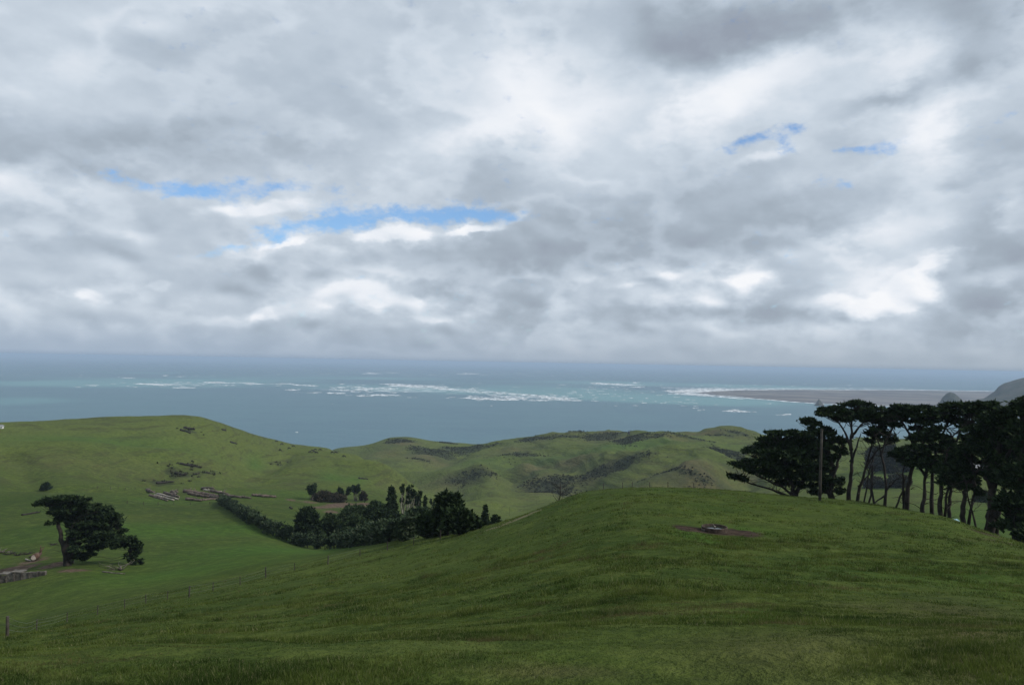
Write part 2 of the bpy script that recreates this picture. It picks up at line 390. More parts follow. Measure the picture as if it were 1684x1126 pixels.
# ------------------------------------------------------------------ object helpers
def mesh_obj(name, verts, faces, mat, parent=None, smooth=False, kind=None, label=None, cat=None, group=None):
    me = bpy.data.meshes.new(name)
    if isinstance(verts, np.ndarray):
        nf = len(faces); k = faces.shape[1]
        me.vertices.add(len(verts)); me.vertices.foreach_set('co', verts.astype(np.float32).ravel())
        me.loops.add(nf * k); me.loops.foreach_set('vertex_index', faces.astype(np.int32).ravel())
        me.polygons.add(nf); me.polygons.foreach_set('loop_start', np.arange(0, nf * k, k, dtype=np.int32))
        me.update(calc_edges=True); me.validate()
    else:
        me.from_pydata([tuple(v) for v in verts], [], faces); me.update()
    if smooth: me.polygons.foreach_set('use_smooth', [True] * len(me.polygons))
    me.materials.append(mat)
    o = bpy.data.objects.new(name, me); COL.objects.link(o)
    if parent: o.parent = parent
    tag(o, label, cat, group, kind)
    return o
def tag(o, label=None, cat=None, group=None, kind=None):
    for k_, v in (('label', label), ('category', cat), ('group', group), ('kind', kind)):
        if v: o[k_] = v
    return o
def thing(name, label, cat, loc=(0, 0, 0), group=None, rz=0.0):
    o = bpy.data.objects.new(name, None); COL.objects.link(o)
    o.location = loc; o.rotation_euler = (0, 0, rz); o.empty_display_size = 0.5
    return tag(o, label, cat, group)

def material(name, fn):
    m = bpy.data.materials.new(name); m.use_nodes = True
    nt = m.node_tree; nt.nodes.clear(); E.T = t = Tree(nt)
    out = t.node('ShaderNodeOutputMaterial')
    bs = t.node('ShaderNodeBsdfPrincipled'); t.link(bs.outputs[0], out.inputs[0])
    bs.inputs['Specular IOR Level'].default_value = 0.2
    fn(t, bs, out)
    return m
def setc(t, bs, c):
    if isinstance(c, tuple): bs.inputs['Base Color'].default_value = (*c, 1)
    else: t.link(c, bs.inputs['Base Color'])
def bump(t, bs, h, dist, strength=1.0):
    b = t.node('ShaderNodeBump'); b.inputs['Distance'].default_value = dist; b.inputs['Strength'].default_value = strength
    t.link(h.s, b.inputs['Height']); t.link(b.outputs[0], bs.inputs['Normal'])
def simple(name, c1, c2, scale, rough=0.85, coord='Object', bd=0.0):
    def fn(t, bs, out):
        tc = t.node('ShaderNodeTexCoord').outputs[coord]
        f = noise(tc, scale, 5, 0.6)
        setc(t, bs, mixc(sstep(f, .35, .65), c1, c2)); bs.inputs['Roughness'].default_value = rough
        if bd: bump(t, bs, f, bd)
    return material(name, fn)

# ------------------------------------------------------------------ ground
AZF = np.radians(np.linspace(-46, 46, 860))
AZB = np.radians(np.linspace(46, 314, 70)[1:-1])
AZ = np.concatenate([AZF, AZB])
LD = np.concatenate([np.linspace(math.log(0.7), math.log(4), 24)[:-1], np.linspace(math.log(4), math.log(95), 270)[:-1],
                     np.linspace(math.log(95), math.log(1560), 300)[:-1], np.linspace(math.log(1560), math.log(2600), 12)])
na, nl = len(AZ), len(LD)
gx = np.exp(LD)[:, None] * np.sin(AZ)[None]; gy = np.exp(LD)[:, None] * np.cos(AZ)[None]
gz = height(gx, gy)
V = np.stack([gx, gy, gz], -1).reshape(-1, 3)
V = np.concatenate([V, [[0, 0, H - 1.6]]])
ii, jj = np.meshgrid(np.arange(nl - 1), np.arange(na), indexing='ij')
j2 = (jj + 1) % na
Fq = np.stack([ii * na + jj, ii * na + j2, (ii + 1) * na + j2, (ii + 1) * na + jj], -1).reshape(-1, 4)[:, ::-1]
T1 = Fq[:, [0, 1, 2]]; T2 = Fq[:, [0, 2, 3]]
ci = na * nl; ja = np.arange(na)
T3 = np.stack([np.full(na, ci), (ja + 1) % na, ja], -1)[:, [0, 1, 2]]
tri = np.concatenate([T1, T2, T3])

def wpt(px, py): return ground_hit(px, py)[0]
def patch_field(x, y, rows):
    """rows: (px, py, rx_px, ry_px, amp): soft patches of soil or growth lying on the land"""
    f = np.zeros(x.shape)
    for px, py, rx, ry, amp in rows:
        c0, d = ground_hit(px, py)
        c1, _ = ground_hit(px, py - ry) if ry > 0 else (c0, d)
        c2, _ = ground_hit(px, py + ry)
        sx = rx * d / F
        sy = max(math.hypot(c1.x - c2.x, c1.y - c2.y) / 2, sx * 0.15)
        sy = min(sy, sx * 6)
        ca, sa = c0.y / d, c0.x / d
        u = (x - c0.x) * ca - (y - c0.y) * sa; v = (x - c0.x) * sa + (y - c0.y) * ca
        f = np.maximum(f, amp * np.exp(-(u / sx) ** 2 - (v / sy) ** 2))
    return f
PX, PY = V[:, 0], V[:, 1]
nz = fbm(PX / 4, PY / 4, 4, 51)
nz2 = fbm(PX / 25, PY / 25, 4, 52)
dirt = patch_field(PX, PY, [(565, 832, 34, 5, 1.2), (530, 833, 26, 3, 1.0), (505, 826, 26, 3, .9), (480, 822, 16, 2, .7), (545, 842, 14, 4, .9), (600, 829, 26, 4, 1.0),
                            (90, 928, 22, 5, 1.3), (60, 921, 30, 4, 1.1), (130, 938, 30, 4, .9), (30, 935, 40, 5, 1.2), (10, 948, 40, 3, .9), (110, 938, 20, 3, 1.0),
                            (1630, 880, 34, 5, .75), (1600, 872, 20, 4, .5), (400, 850, 10, 3, .6), (385, 838, 6, 6, .6), (420, 866, 10, 3, .5)])
dirt = sm(dirt + (nz + nz2 * .5) * 1.0, 0.50, 0.85)
rr = np.hypot((PX - TR[0] - .35) * 0.85, PY - TR[1] + .2)
ang = np.arctan2(PY - TR[1], PX - TR[0])
mud = sm(1.0 + fbm(PX / 1.3, PY / 1.3, 3, 77) * 1.0 - rr / (1.95 + 0.8 * np.abs(np.cos(ang)) ** 3), 0.0, 0.2)
dirt = np.maximum(dirt, mud)
# the worn track climbing along the near slope
trk = np.zeros(len(PX))
tp = [wpt(*q) for q in ((808, 869), (820, 866), (835, 860), (850, 854), (866, 847), (882, 840))]
for a_, b_ in zip(tp, tp[1:]):
    ab = np.array([b_.x - a_.x, b_.y - a_.y]); L2 = ab @ ab
    t_ = np.clip(((PX - a_.x) * ab[0] + (PY - a_.y) * ab[1]) / L2, 0, 1)
    dd = np.hypot(PX - a_.x - t_ * ab[0], PY - a_.y - t_ * ab[1])
    trk = np.maximum(trk, 1 - sm(dd + nz * .5, .35, .8))
brown = patch_field(PX, PY, [(940, 760, 45, 10, .8), (870, 800, 30, 22, .8), (660, 728, 26, 5, 1.0), (560, 780, 50, 8, .25), (1170, 712, 60, 5, .9), (1000, 722, 40, 4, .8), (1100, 716, 60, 5, .7),
                             (910, 718, 50, 4, .8), (880, 770, 30, 6, .8), (990, 778, 70, 16, 1.1), (1130, 772, 100, 18, 1.1), (1220, 785, 50, 14, .9), (760, 792, 70, 14, .9), (700, 750, 60, 10, .8), (850, 740, 40, 8, .6), (900, 805, 60, 16, .9), (640, 745, 40, 10, .5), (350, 690, 60, 10, .3), (180, 770, 160, 20, .22), (330, 770, 60, 10, .2),
                             (640, 798, 30, 10, .3), (700, 1040, 200, 12, .3), (1280, 1060, 180, 30, .35), (1560, 1010, 90, 20, .5), (1590, 1040, 60, 12, .7), (900, 1105, 120, 14, .5), (1430, 1000, 60, 10, .4)])
scrub = patch_field(PX, PY, [(760, 738, 40, 4, 1.2), (710, 745, 50, 5, 1.0), (790, 736, 40, 3, 1.0), (690, 755, 30, 3, .8), (860, 748, 40, 5, .8), (840, 762, 26, 5, .7),
                             (1000, 775, 80, 10, .9), (1130, 775, 80, 10, .7), (770, 790, 60, 9, .8), (905, 805, 60, 12, .9), (930, 790, 50, 8, .8), (660, 725, 30, 4, .8), (880, 722, 34, 3, 1.2), (930, 720, 34, 3, 1.1), (985, 721, 34, 3, 1.2), (1035, 719, 30, 3, 1.1), (1080, 717, 30, 3, 1.2), (1130, 719, 34, 3, 1.2), (1180, 715, 30, 3, 1.2), (1215, 713, 26, 4, 1.2), (735, 728, 26, 2, .9), (655, 725, 22, 4, 1.2), (870, 722, 30, 3, .6), (1190, 745, 40, 4, .9), (1000, 715, 80, 3, .7), (1200, 712, 30, 4, .6),
                             (1250, 735, 20, 6, .7), (1480, 745, 60, 6, .9), (310, 708, 12, 2, 1.2), (312, 767, 20, 2, 1.1), (285, 778, 12, 4, 1.3), (300, 782, 14, 2, 1.1), (270, 796, 20, 2, 1.1), (340, 778, 12, 2, 1.0), (300, 785, 30, 3, .5), (450, 762, 20, 5, .6), (415, 745, 8, 10, .3)])
lush = patch_field(PX, PY, [(300, 875, 200, 14, .8), (450, 905, 160, 10, 1.0), (300, 940, 150, 12, .8), (550, 785, 26, 8, 1.0), (580, 788, 20, 8, .9), (420, 765, 14, 12, .8), (150, 722, 140, 6, .7),
                            (1160, 885, 60, 8, 1.0), (1230, 872, 40, 5, .8), (1000, 735, 200, 5, .7), (940, 752, 40, 5, .6), (800, 757, 60, 4, .5), (1220, 775, 40, 8, .6), (700, 1040, 200, 12, .6), (1250, 1010, 40, 8, .8),
                            (500, 812, 80, 8, .4), (260, 825, 60, 4, .5), (1480, 775, 60, 20, .7), (1600, 860, 60, 20, .6), (1550, 950, 200, 20, .4)])
gm = material('pasture', lambda t, bs, out: None)
def ground_mat(t, bs, out):
    def at(n_):
        a = t.node('ShaderNodeAttribute', attribute_name=n_); return E(a.outputs['Fac'])
    geo = t.node('ShaderNodeNewGeometry')
    pos = geo.outputs['Position']
    x, y, z = split(pos)
    dist = E.m('SQRT', x * x + y * y)
    nearf = 1.0 - sstep(dist, 25, 90)
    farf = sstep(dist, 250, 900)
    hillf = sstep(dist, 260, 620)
    nbig = noise(pos, 0.018, 5, .55); nmid = noise(pos, 0.12, 5, .6); nsm = noise(pos, 0.9, 5, .65)
    # growth drawn out along the contours, as grazed slopes show
    cont = vec(x * 0.25, y * 0.25, z * 2.6)
    contf = noise(vec(x * .03, y * .03, z * 0.55), 1.0, 5, .68)
    nct = noise(cont, 0.9, 4, .6)
    tuft = noise(pos, 3.2, 5, .68)
    fine_ = noise(pos, 14, 4, .7)
    base = mixc(sstep(nmid * 0.5 + nbig * 0.5, .36, .64), (.044, .074, .015), (.082, .112, .024))
    base = mixc(sstep(nsm * .5 + tuft * .5, .58, .38) * 0.6, base, (.020, .037, .009))
    base = mixc(sstep(noise(pos, .45, 6, .7), .50, .64) * nearf * .6, base, (.100, .126, .032))
    base = mixc(sstep(nct, .56, .40) * (1.0 - nearf) * 0.35, base, (.035, .045, .017))
    base = mixc(sstep(fine_, .52, .72) * nearf * 0.45, base, (.10, .115, .04))
    base = mixc(hillf * 0.7, base, (.115, .140, .036))  # paler, drier hill grass; sunlit brightness of the hills is put into the colour
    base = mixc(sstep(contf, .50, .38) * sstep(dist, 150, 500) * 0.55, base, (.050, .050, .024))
    base = mixc(at('lush') * 0.7, base, (.050, .115, .018))
    base = mixc(clampe(at('brown') * (nmid + 0.5)) * 1.0, base, mixc(sstep(nbig, .42, .60), (.058, .060, .030), (.110, .092, .046)))
    base = mixc(sstep(at('scrub') + (nmid - .5) * 1.2 + (nct - .5) * 1.2, .42, .70) * 0.8, base, (.030, .034, .020))
    spk = noise(pos, 0.42, 7, .78)
    base = mixc(sstep(spk, .56, .40) * sstep(dist, 60, 160) * .5, base, (.030, .044, .016))
    base = mixc(sstep(spk, .54, .66) * sstep(dist, 60, 160) * .35, base, (.12, .145, .05))
    dirtc = mixc(sstep(noise(pos, 1.2, 5, .6), .4, .6), mixc(sstep(dist, 70, 110), (.034, .024, .018), (.07, .05, .036)), mixc(sstep(dist, 70, 110), (.066, .047, .036), (.14, .10, .075)))
    base = mixc(at('dirt'), base, dirtc)
    base = mixc(at('track') * 0.8, base, (.20, .17, .11))
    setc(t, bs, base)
    bs.inputs['Roughness'].default_value = 1.0; bs.inputs['Specular IOR Level'].default_value = 0.03
    hh = tuft * (0.16 * nearf + 0.22) + fine_ * 0.03 * nearf + nct * (0.9 * farf + 0.12) + nmid * 2.0 * farf + contf * 2.4 * farf
    bump(t, bs, hh, 1.0, 0.9)
gm.node_tree.nodes.clear()
E.T = t_ = Tree(gm.node_tree)
_o = t_.node('ShaderNodeOutputMaterial'); _b = t_.node('ShaderNodeBsdfPrincipled'); t_.link(_b.outputs[0], _o.inputs[0])
ground_mat(t_, _b, _o)
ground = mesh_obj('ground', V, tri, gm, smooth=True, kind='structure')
for nm, arr in (('dirt', dirt), ('track', trk), ('brown', brown), ('scrub', scrub), ('lush', lush)):
    at_ = ground.data.attributes.new(nm, 'FLOAT', 'POINT'); at_.data.foreach_set('value', arr.astype(np.float32))

# ------------------------------------------------------------------ sea
def seaxy(px, py):
    v = ray(px, py); k_ = -H / v.z
    return v.x * k_, v.y * k_
def sea_fn(t, bs, out):
    geo = t.node('ShaderNodeNewGeometry'); pos = geo.outputs['Position']
    def sb(px, py, rx, ry, amp, p):
        cx, cy = seaxy(px, py); d = math.hypot(cx, cy)
        m = t.node('ShaderNodeMapping', vector_type='TEXTURE'); t.link(p, m.inputs['Vector'])
        m.inputs['Location'].default_value = (cx, cy, 0); m.inputs['Rotation'].default_value = (0, 0, -math.atan2(cx, cy))
        m.inputs['Scale'].default_value = (rx * d / F, ry * d * d / (H * F), 1e6)
        q = t.node('ShaderNodeVectorMath', operation='DOT_PRODUCT'); t.link(m.outputs[0], q.inputs[0]); t.link(m.outputs[0], q.inputs[1])
        return E.m('EXPONENT', E(q.outputs['Value']) * -1.0) * amp
    n1 = noise(pos, 0.0011, 5, .6); n2 = noise(pos, 0.006, 5, .6); n3 = noise(pos, 0.05, 4, .6)
    teal = None
    for r in [(20, 660, 90, 9, .7), (260, 627, 260, 7, .8), (620, 622, 300, 4, .7), (700, 640, 260, 8, .6), (900, 640, 180, 9, .6),
              (1080, 655, 170, 8, 1.0), (1170, 660, 130, 6, .8), (1180, 634, 160, 4, .8), (1010, 630, 90, 4, .7), (120, 632, 180, 6, .5), (1290, 637, 100, 3, .7), (300, 612, 300, 2.5, .5)]:
        q0 = pos
        if teal is not None:
            nq = t.node('ShaderNodeVectorMath', operation='MULTIPLY_ADD'); t.link(teal.s, nq.inputs[0]); nq.inputs[1].default_value = (1e-6, 1e-6, 1e-6); t.link(pos, nq.inputs[2]); q0 = nq.outputs[0]
        b_ = sb(*r, q0); teal = b_ if teal is None else teal + b_
    tm = sstep(teal + (n1 - .5) * 1.3, .25, 1.0)
    c = mixc(sstep(n1 * .6 + n2 * .4, .35, .65), (.034, .104, .142), (.048, .130, .160))
    c = mixc(tm * 0.7, c, (.10, .26, .26))
    bar = None
    for r in [(300, 632, 110, 5, 1.0), (600, 640, 130, 7, 1.0), (740, 641, 100, 6, .8), (880, 653, 110, 6, 1.0), (1015, 632, 60, 3, .9)]:
        q0 = pos
        if bar is not None:
            nq = t.node('ShaderNodeVectorMath', operation='MULTIPLY_ADD'); t.link(bar.s, nq.inputs[0]); nq.inputs[1].default_value = (1e-6, 1e-6, 1e-6); t.link(pos, nq.inputs[2]); q0 = nq.outputs[0]
        b_ = sb(*r, q0); bar = b_ if bar is None else bar + b_
    sx_, sy_, _ = split(pos)
    wash = noise(vec(sx_ * .009, sy_ * .0040, 0.0), 1.0, 6, .75)
    c = mixc(sstep(bar * .22 + wash, .66, .90) * 0.55, c, (.60, .68, .70))
    # scattered whitecaps
    vo = t.node('ShaderNodeTexVoronoi'); t.link(pos, vo.inputs['Vector']); vo.inputs['Scale'].default_value = 0.011
    cap = sstep(E(vo.outputs['Distance']) + (n3 - .5) * .25, .085, .05) * sstep(n2, .55, .62)
    
    setc(t, bs, c)
    bs.inputs['Roughness'].default_value = 0.45; bs.inputs['Specular IOR Level'].default_value = 0.4
    bump(t, bs, n3 * 2.0 + noise(pos, 0.16, 4, .6) * 1.0 + n2 * 5.0, 1.0, 0.8)
seam = material('sea_water', sea_fn)
r_ = np.concatenate([[900], np.exp(np.linspace(math.log(1200), math.log(140000), 40))])
a_ = np.radians(np.linspace(-180, 180, 97)[:-1])
sv = np.concatenate([np.stack([r_[:, None] * np.sin(a_), r_[:, None] * np.cos(a_), np.zeros((41, 96))], -1).reshape(-1, 3), [[0, 0, 0]]])
i_, j_ = np.meshgrid(np.arange(40), np.arange(96), indexing='ij'); j2_ = (j_ + 1) % 96
q_ = np.stack([i_ * 96 + j_, i_ * 96 + j2_, (i_ + 1) * 96 + j2_, (i_ + 1) * 96 + j_], -1).reshape(-1, 4)[:, ::-1]
q3 = np.stack([np.full(96, 41 * 96), (np.arange(96) + 1) % 96, np.arange(96)], -1)
mesh_obj('sea', sv, np.concatenate([q_[:, [0, 1, 2]], q_[:, [0, 2, 3]], q3]), seam, smooth=True, kind='structure')

# sand spit
topl = [(1148, 646), (1170, 643.5), (1220, 641.5), (1300, 640.5), (1400, 641), (1500, 641.5), (1640, 643.5), (1760, 646)]
botl = [(1152, 647), (1175, 649.5), (1210, 652.5), (1280, 658), (1350, 663.5), (1420, 666), (1480, 668), (1560, 671), (1690, 676), (1800, 682)]
def resample(pts, n_):
    w = np.array([seaxy(*p) for p in pts]); s_ = np.concatenate([[0], np.cumsum(np.hypot(*np.diff(w, axis=0).T))])
    u = np.linspace(0, s_[-1], n_)
    return np.stack([np.interp(u, s_, w[:, 0]), np.interp(u, s_, w[:, 1])], 1)
NS = 160
tl, bl = resample(topl, NS), resample(botl, NS)
wob = lambda p, s_: np.stack([fbm(p[:, 0] / 260, p[:, 1] / 260, 4, s_), fbm(p[:, 0] / 260, p[:, 1] / 260, 4, s_ + 9)], 1) * 70
tl = tl + wob(tl, 61); bl = bl + wob(bl, 63)
u_ = np.linspace(0, 1, 60)[None, :, None]
g = tl[:, None] * (1 - u_) + bl[:, None] * u_
hz = np.sin(np.pi * u_[..., 0]) ** 0.5 * (1.2 + 9 * np.maximum(fbm(g[..., 0] / 300, g[..., 1] / 300, 5, 66) + .05, 0)) - 0.3
sp = np.concatenate([g, hz[..., None] + 0.2], -1).reshape(-1, 3)
i_, j_ = np.meshgrid(np.arange(NS - 1), np.arange(59), indexing='ij')
fq = np.stack([i_ * 60 + j_, (i_ + 1) * 60 + j_, (i_ + 1) * 60 + j_ + 1, i_ * 60 + j_ + 1], -1).reshape(-1, 4)[:, ::-1]
def sand_fn(t, bs, out):
    geo = t.node('ShaderNodeNewGeometry'); pos = geo.outputs['Position']
    n1 = noise(pos, 0.003, 5, .6)
    setc(t, bs, mixc(sstep(n1, .4, .62), (.085, .078, .078), (.17, .155, .14))); bs.inputs['Roughness'].default_value = .8
mesh_obj('sand_spit', sp, fq, material('sand', sand_fn), smooth=True, kind='structure')

def foam_fn(t, bs, out):
    geo = t.node('ShaderNodeNewGeometry'); pos = geo.outputs['Position']
    x, y, z = split(pos)
    f = noise(vec(x * 1.0, y * .30, 0.0), .035, 6, .70)
    setc(t, bs, (.84, .87, .88)); bs.inputs['Roughness'].default_value = .8
    tr_ = t.node('ShaderNodeBsdfTransparent'); mx = t.node('ShaderNodeMixShader')
    t.link((sstep(f, .36, .60) * .92).s, mx.inputs[0]); t.link(tr_.outputs[0], mx.inputs[1]); t.link(bs.outputs[0], mx.inputs[2]); t.link(mx.outputs[0], out.inputs[0])
foamm = material('foam', foam_fn)
def ribbon(line, w0, seed, side):
    """a strip of broken surf along a shoreline, ragged on its seaward side"""
    dv = np.gradient(line, axis=0); dv /= np.hypot(*dv.T)[:, None] + 1e-9
    nr_ = np.stack([-dv[:, 1], dv[:, 0]], 1) * side
    w = w0 * (0.55 + 1.3 * np.abs(fbm(line[:, 0] / 90, line[:, 1] / 90, 3, seed)) * 2)
    a = line - nr_ * w0 * 0.35; b = line + nr_ * w[:, None]
    m = (a + b) / 2
    v = np.concatenate([np.c_[a, np.full(len(a), .05)], np.c_[m, np.full(len(a), 1.1)], np.c_[b, np.full(len(a), .12)]])
    n_ = len(a); i = np.arange(n_ - 1)
    q = np.concatenate([np.stack([i, i + 1, i + 1 + n_, i + n_], 1), np.stack([i + n_, i + n_ + 1, i + 1 + 2 * n_, i + 2 * n_], 1)])
    return v, q
def fine_line(pts, n_): return resample(pts, n_)
VV, QQ, off_ = [], [], 0
for (ln, w, sd_, side) in [(tl, 150, 1, 1), (bl, 42, 2, -1), (fine_line([(1090, 637.5), (1200, 638), (1330, 638), (1500, 638.8)], 90), 60, 3, 1),
                          (fine_line([(1135, 645), (1150, 640.5), (1200, 639.5)], 50), 170, 5, 1), (fine_line([(1128, 645), (1160, 650), (1230, 656)], 50), 60, 6, -1),
                          (fine_line([(1135, 645), (1150, 643), (1180, 641.5), (1240, 640)], 60), 160, 7, 1), (fine_line([(1140, 647), (1170, 651), (1210, 654)], 60), 70, 8, -1)]:
    v_, q_ = ribbon(ln, w, sd_, side); VV.append(v_); QQ.append(q_ + off_); off_ += len(v_)
mesh_obj('surf', np.concatenate(VV), np.concatenate(QQ), foamm, smooth=True, kind='stuff')

# breaking waves over the bar: slivers of foam lying on the water
rg = np.random.default_rng(5)
VV, QQ, off_ = [], [], 0
def sliver(px, py, lpx, tpx, tilt=0.0):
    global off_
    n_ = max(6, int(lpx * 1.2)); n_ = min(n_, 60)
    u = np.linspace(-1, 1, n_)
    env = np.sqrt(np.clip(1 - u ** 2, 0, 1)) * (0.35 + 0.65 * rg.random(n_))
    top, bot = [], []
    for i in range(n_):
        x = px + u[i] * lpx / 2; y = py + tilt * u[i] * lpx / 2 + 0.12 * rg.normal()
        top.append((*seaxy(x, y - tpx * env[i] * .5), .15)); bot.append((*seaxy(x, y + tpx * env[i] * .5 + .01), .15))
    mid = [((a[0] + b[0]) / 2, (a[1] + b[1]) / 2, 1.5) for a, b in zip(top, bot)]
    v = np.array(top + mid + bot); i = np.arange(n_ - 1)
    q = np.concatenate([np.stack([i, i + 1, i + 1 + n_, i + n_], 1), np.stack([i + n_, i + n_ + 1, i + 1 + 2 * n_, i + 2 * n_], 1)])
    VV.append(v); QQ.append(q + off_); off_ += len(v)
for row in [(245, 631.5, 34, 1.6), (265, 633, 40, 1.6), (285, 632, 20, 1), (300, 637, 30, 1.4), (350, 628.5, 34, 2.6), (365, 630, 40, 1.4), (400, 629, 34, 1), (420, 631, 30, 1), (465, 631, 26, 1.6), (490, 633, 24, 1.2),
            (150, 634, 14, 1), (128, 636, 8, .9), (210, 621, 16, 1.2), (275, 617.5, 14, .9), (610, 613.5, 26, 1.6), (650, 613, 14, .8), (770, 614, 30, .9),
            (480, 641, 20, 1), (510, 634, 20, 1.2), (560, 637, 18, 1.2), (585, 636, 20, 1.2), (600, 640, 20, 1.2), (550, 646, 26, 1), (625, 649.5, 46, 2.2), (600, 651, 30, 1.4), (560, 632, 16, 1),
            (670, 634.5, 70, 3.2), (700, 636.5, 60, 2.4), (650, 632, 40, 1.6), (730, 639.5, 50, 1.8), (760, 641, 50, 1.4), (790, 644, 50, 1.4), (830, 647, 60, 1.4), (800, 656, 50, 1.4), (830, 657, 40, 2.0), (850, 655, 30, 1.2),
            (870, 650, 40, 1.4), (900, 653, 40, 1.6), (920, 655, 46, 1.6), (940, 658, 40, 1.4), (890, 658, 34, 1.2), (780, 655, 40, 1), (980, 629.5, 20, 1.4), (1005, 631.5, 44, 2.0), (1030, 633, 36, 1.4), (1050, 636, 20, 1), (1045, 629, 10, 1),
            (1215, 676, 36, 1.4), (1290, 681.5, 20, 1.1), (1205, 675, 20, .8), (1110, 645, 20, 1.2), (1125, 647, 24, 1.6), (1100, 642, 16, 1)]:
    for k_ in range(4):
        sliver(row[0] + rg.normal() * row[2] * .18, row[1] + rg.normal() * .5, row[2] * rg.uniform(.4, 1.3), row[3] * rg.uniform(.35, 1.0), rg.normal() * .01 + .02)
for cx, cy, sx, sy, n_, l_ in [(300, 632, 90, 3.5, 40, 9), (570, 642, 60, 5, 55, 8), (700, 638, 90, 4, 50, 10), (850, 653, 90, 4, 75, 9), (1000, 640, 110, 9, 40, 7), (1120, 660, 90, 10, 30, 6), (800, 615, 200, 3, 20, 8), (250, 618, 150, 3, 14, 6), (1250, 634, 120, 3, 20, 8)]:
    for k_ in range(n_):
        sliver(cx + rg.normal() * sx * .7, cy + rg.normal() * sy * .6, l_ * rg.uniform(.5, 2.0), rg.uniform(.15, .6))
for k_ in range(9):
    sliver(rg.uniform(-100, 1400), 664 + 60 * rg.random() ** 1.5, rg.uniform(2, 7), rg.uniform(.10, .24))
mesh_obj('breaking_waves', np.concatenate(VV), np.concatenate(QQ), foamm, kind='stuff')

# headland and sea stacks
def head_fn(t, bs, out):
    geo = t.node('ShaderNodeNewGeometry'); pos = geo.outputs['Position']
    setc(t, bs, mixc(sstep(noise(pos, 0.02, 5, .6), .4, .6), (.028, .036, .022), (.060, .058, .042)))
    bs.inputs['Roughness'].default_value = .95; bump(t, bs, noise(pos, 0.03, 6, .6), 12, .8)
headm = material('bush_clad_rock', head_fn)
def ridge_mesh(name, sky, d0, depth, n_=70, m_=26, rough_=8, **kw):
    px = np.linspace(sky[0][0], sky[-1][0], n_); py = np.interp(px, [s[0] for s in sky], [s[1] for s in sky])
    vs = []
    for x_, y_ in zip(px, py):
        for j in range(m_):
            w = j / (m_ - 1) * 2 - 1
            d = d0 + depth * w
            top = max(H + rc(x_, y_)[1] * d0, 1.0)
            h = top * max(0.0, 1 - abs(w) ** 1.6)
            p = P(x_, 600, d)
            nn = float(fbm(np.array(p.x / 130), np.array(p.y / 130), 5, 70)) * rough_ * (1 - abs(w)) * min(1, top / 20)
            vs.append((p.x, p.y, h + nn - 1.5))
    i, j = np.meshgrid(np.arange(n_ - 1), np.arange(m_ - 1), indexing='ij')
    q = np.stack([i * m_ + j, (i + 1) * m_ + j, (i + 1) * m_ + j + 1, i * m_ + j + 1], -1).reshape(-1, 4)
    return mesh_obj(name, np.array(vs), q, headm, smooth=True, **kw)
ridge_mesh('headland', [(1600, 664), (1622, 652), (1636, 642), (1643, 633), (1652, 629), (1668, 625), (1684, 621), (1730, 618), (1800, 617), (1960, 620)], 4300, 700, rough_=14, kind='structure')
ridge_mesh('hills', [(1575, 668), (1590, 660), (1610, 655), (1630, 652), (1660, 646), (1700, 640), (1760, 634), (1850, 634)], 3700, 320, rough_=9, kind='structure')
ridge_mesh('sea_stack', [(1540, 665), (1546, 660), (1550, 653), (1556, 647), (1563, 644), (1570, 646), (1577, 652), (1583, 658), (1590, 665)], 3900, 110, 30, 18, 10,
           label='large rounded rock stack at the foot of the headland beyond the sand spit', cat='sea stack')
ridge_mesh('sea_stack', [(1339, 665.5), (1342, 663), (1344, 659), (1347, 655), (1349, 657), (1352, 661), (1356, 665.5)], 3850, 45, 16, 12, 5,
           label='small pointed rock on the near shore of the sand spit', cat='sea stack')

# ------------------------------------------------------------------ haze
hm = bpy.data.materials.new('haze'); hm.use_nodes = True; hm.node_tree.nodes.clear()
ho = hm.node_tree.nodes.new('ShaderNodeOutputMaterial'); hv = hm.node_tree.nodes.new('ShaderNodeVolumePrincipled')
hv.inputs['Color'].default_value = (.56, .73, .94, 1); hv.inputs['Density'].default_value = 7.5e-5
hv.inputs['Anisotropy'].default_value = 0.0
hm.node_tree.links.new(hv.outputs[0], ho.inputs['Volume'])
zb, zt, R_ = -14.0, 187.0, 142000.0
bv = [(x, y, z) for z in (zb, zt) for x, y in ((-R_, -R_), (R_, -R_), (R_, R_), (-R_, R_))]
mesh_obj('haze', bv, [(0, 3, 2, 1), (4, 5, 6, 7), (0, 1, 5, 4), (1, 2, 6, 5), (2, 3, 7, 6), (3, 0, 4, 7)], hm, kind='stuff')

# ------------------------------------------------------------------ vegetation builders
def leaf_fn(c1, c2, c3):
    def fn(t, bs, out):
        geo = t.node('ShaderNodeNewGeometry'); pos = geo.outputs['Position']
        f = noise(pos, 0.8, 4, .6); ri = E(geo.outputs['Random Per Island'])
        c = mixc(sstep(f, .38, .62), c1, c2)
        c = mixc(sstep(ri, .6, 1.0) * .6, c, c3)
        setc(t, bs, c); bs.inputs['Roughness'].default_value = .75
        bs.inputs['Specular IOR Level'].default_value = .06
    return fn
cyp_leaf = material('cypress_foliage', leaf_fn((.013, .024, .011), (.023, .039, .016), (.048, .074, .026)))
bush_leaf = material('broadleaf_foliage', leaf_fn((.016, .030, .012), (.030, .050, .018), (.055, .075, .028)))
hedge_leaf = material('hedge_foliage', leaf_fn((.020, .036, .018), (.036, .056, .028), (.085, .10, .062)))
light_leaf = material('light_green_foliage', leaf_fn((.028, .052, .018), (.045, .075, .024), (.06, .09, .03)))
dry_leaf = material('brush_foliage', leaf_fn((.035, .034, .020), (.055, .045, .030), (.026, .036, .016)))
scrub_leaf = material('scrub_foliage', leaf_fn((.024, .030, .015), (.040, .040, .022), (.055, .055, .032)))
bark = simple('bark', (.016, .014, .012), (.040, .034, .029), 1.2, .9)
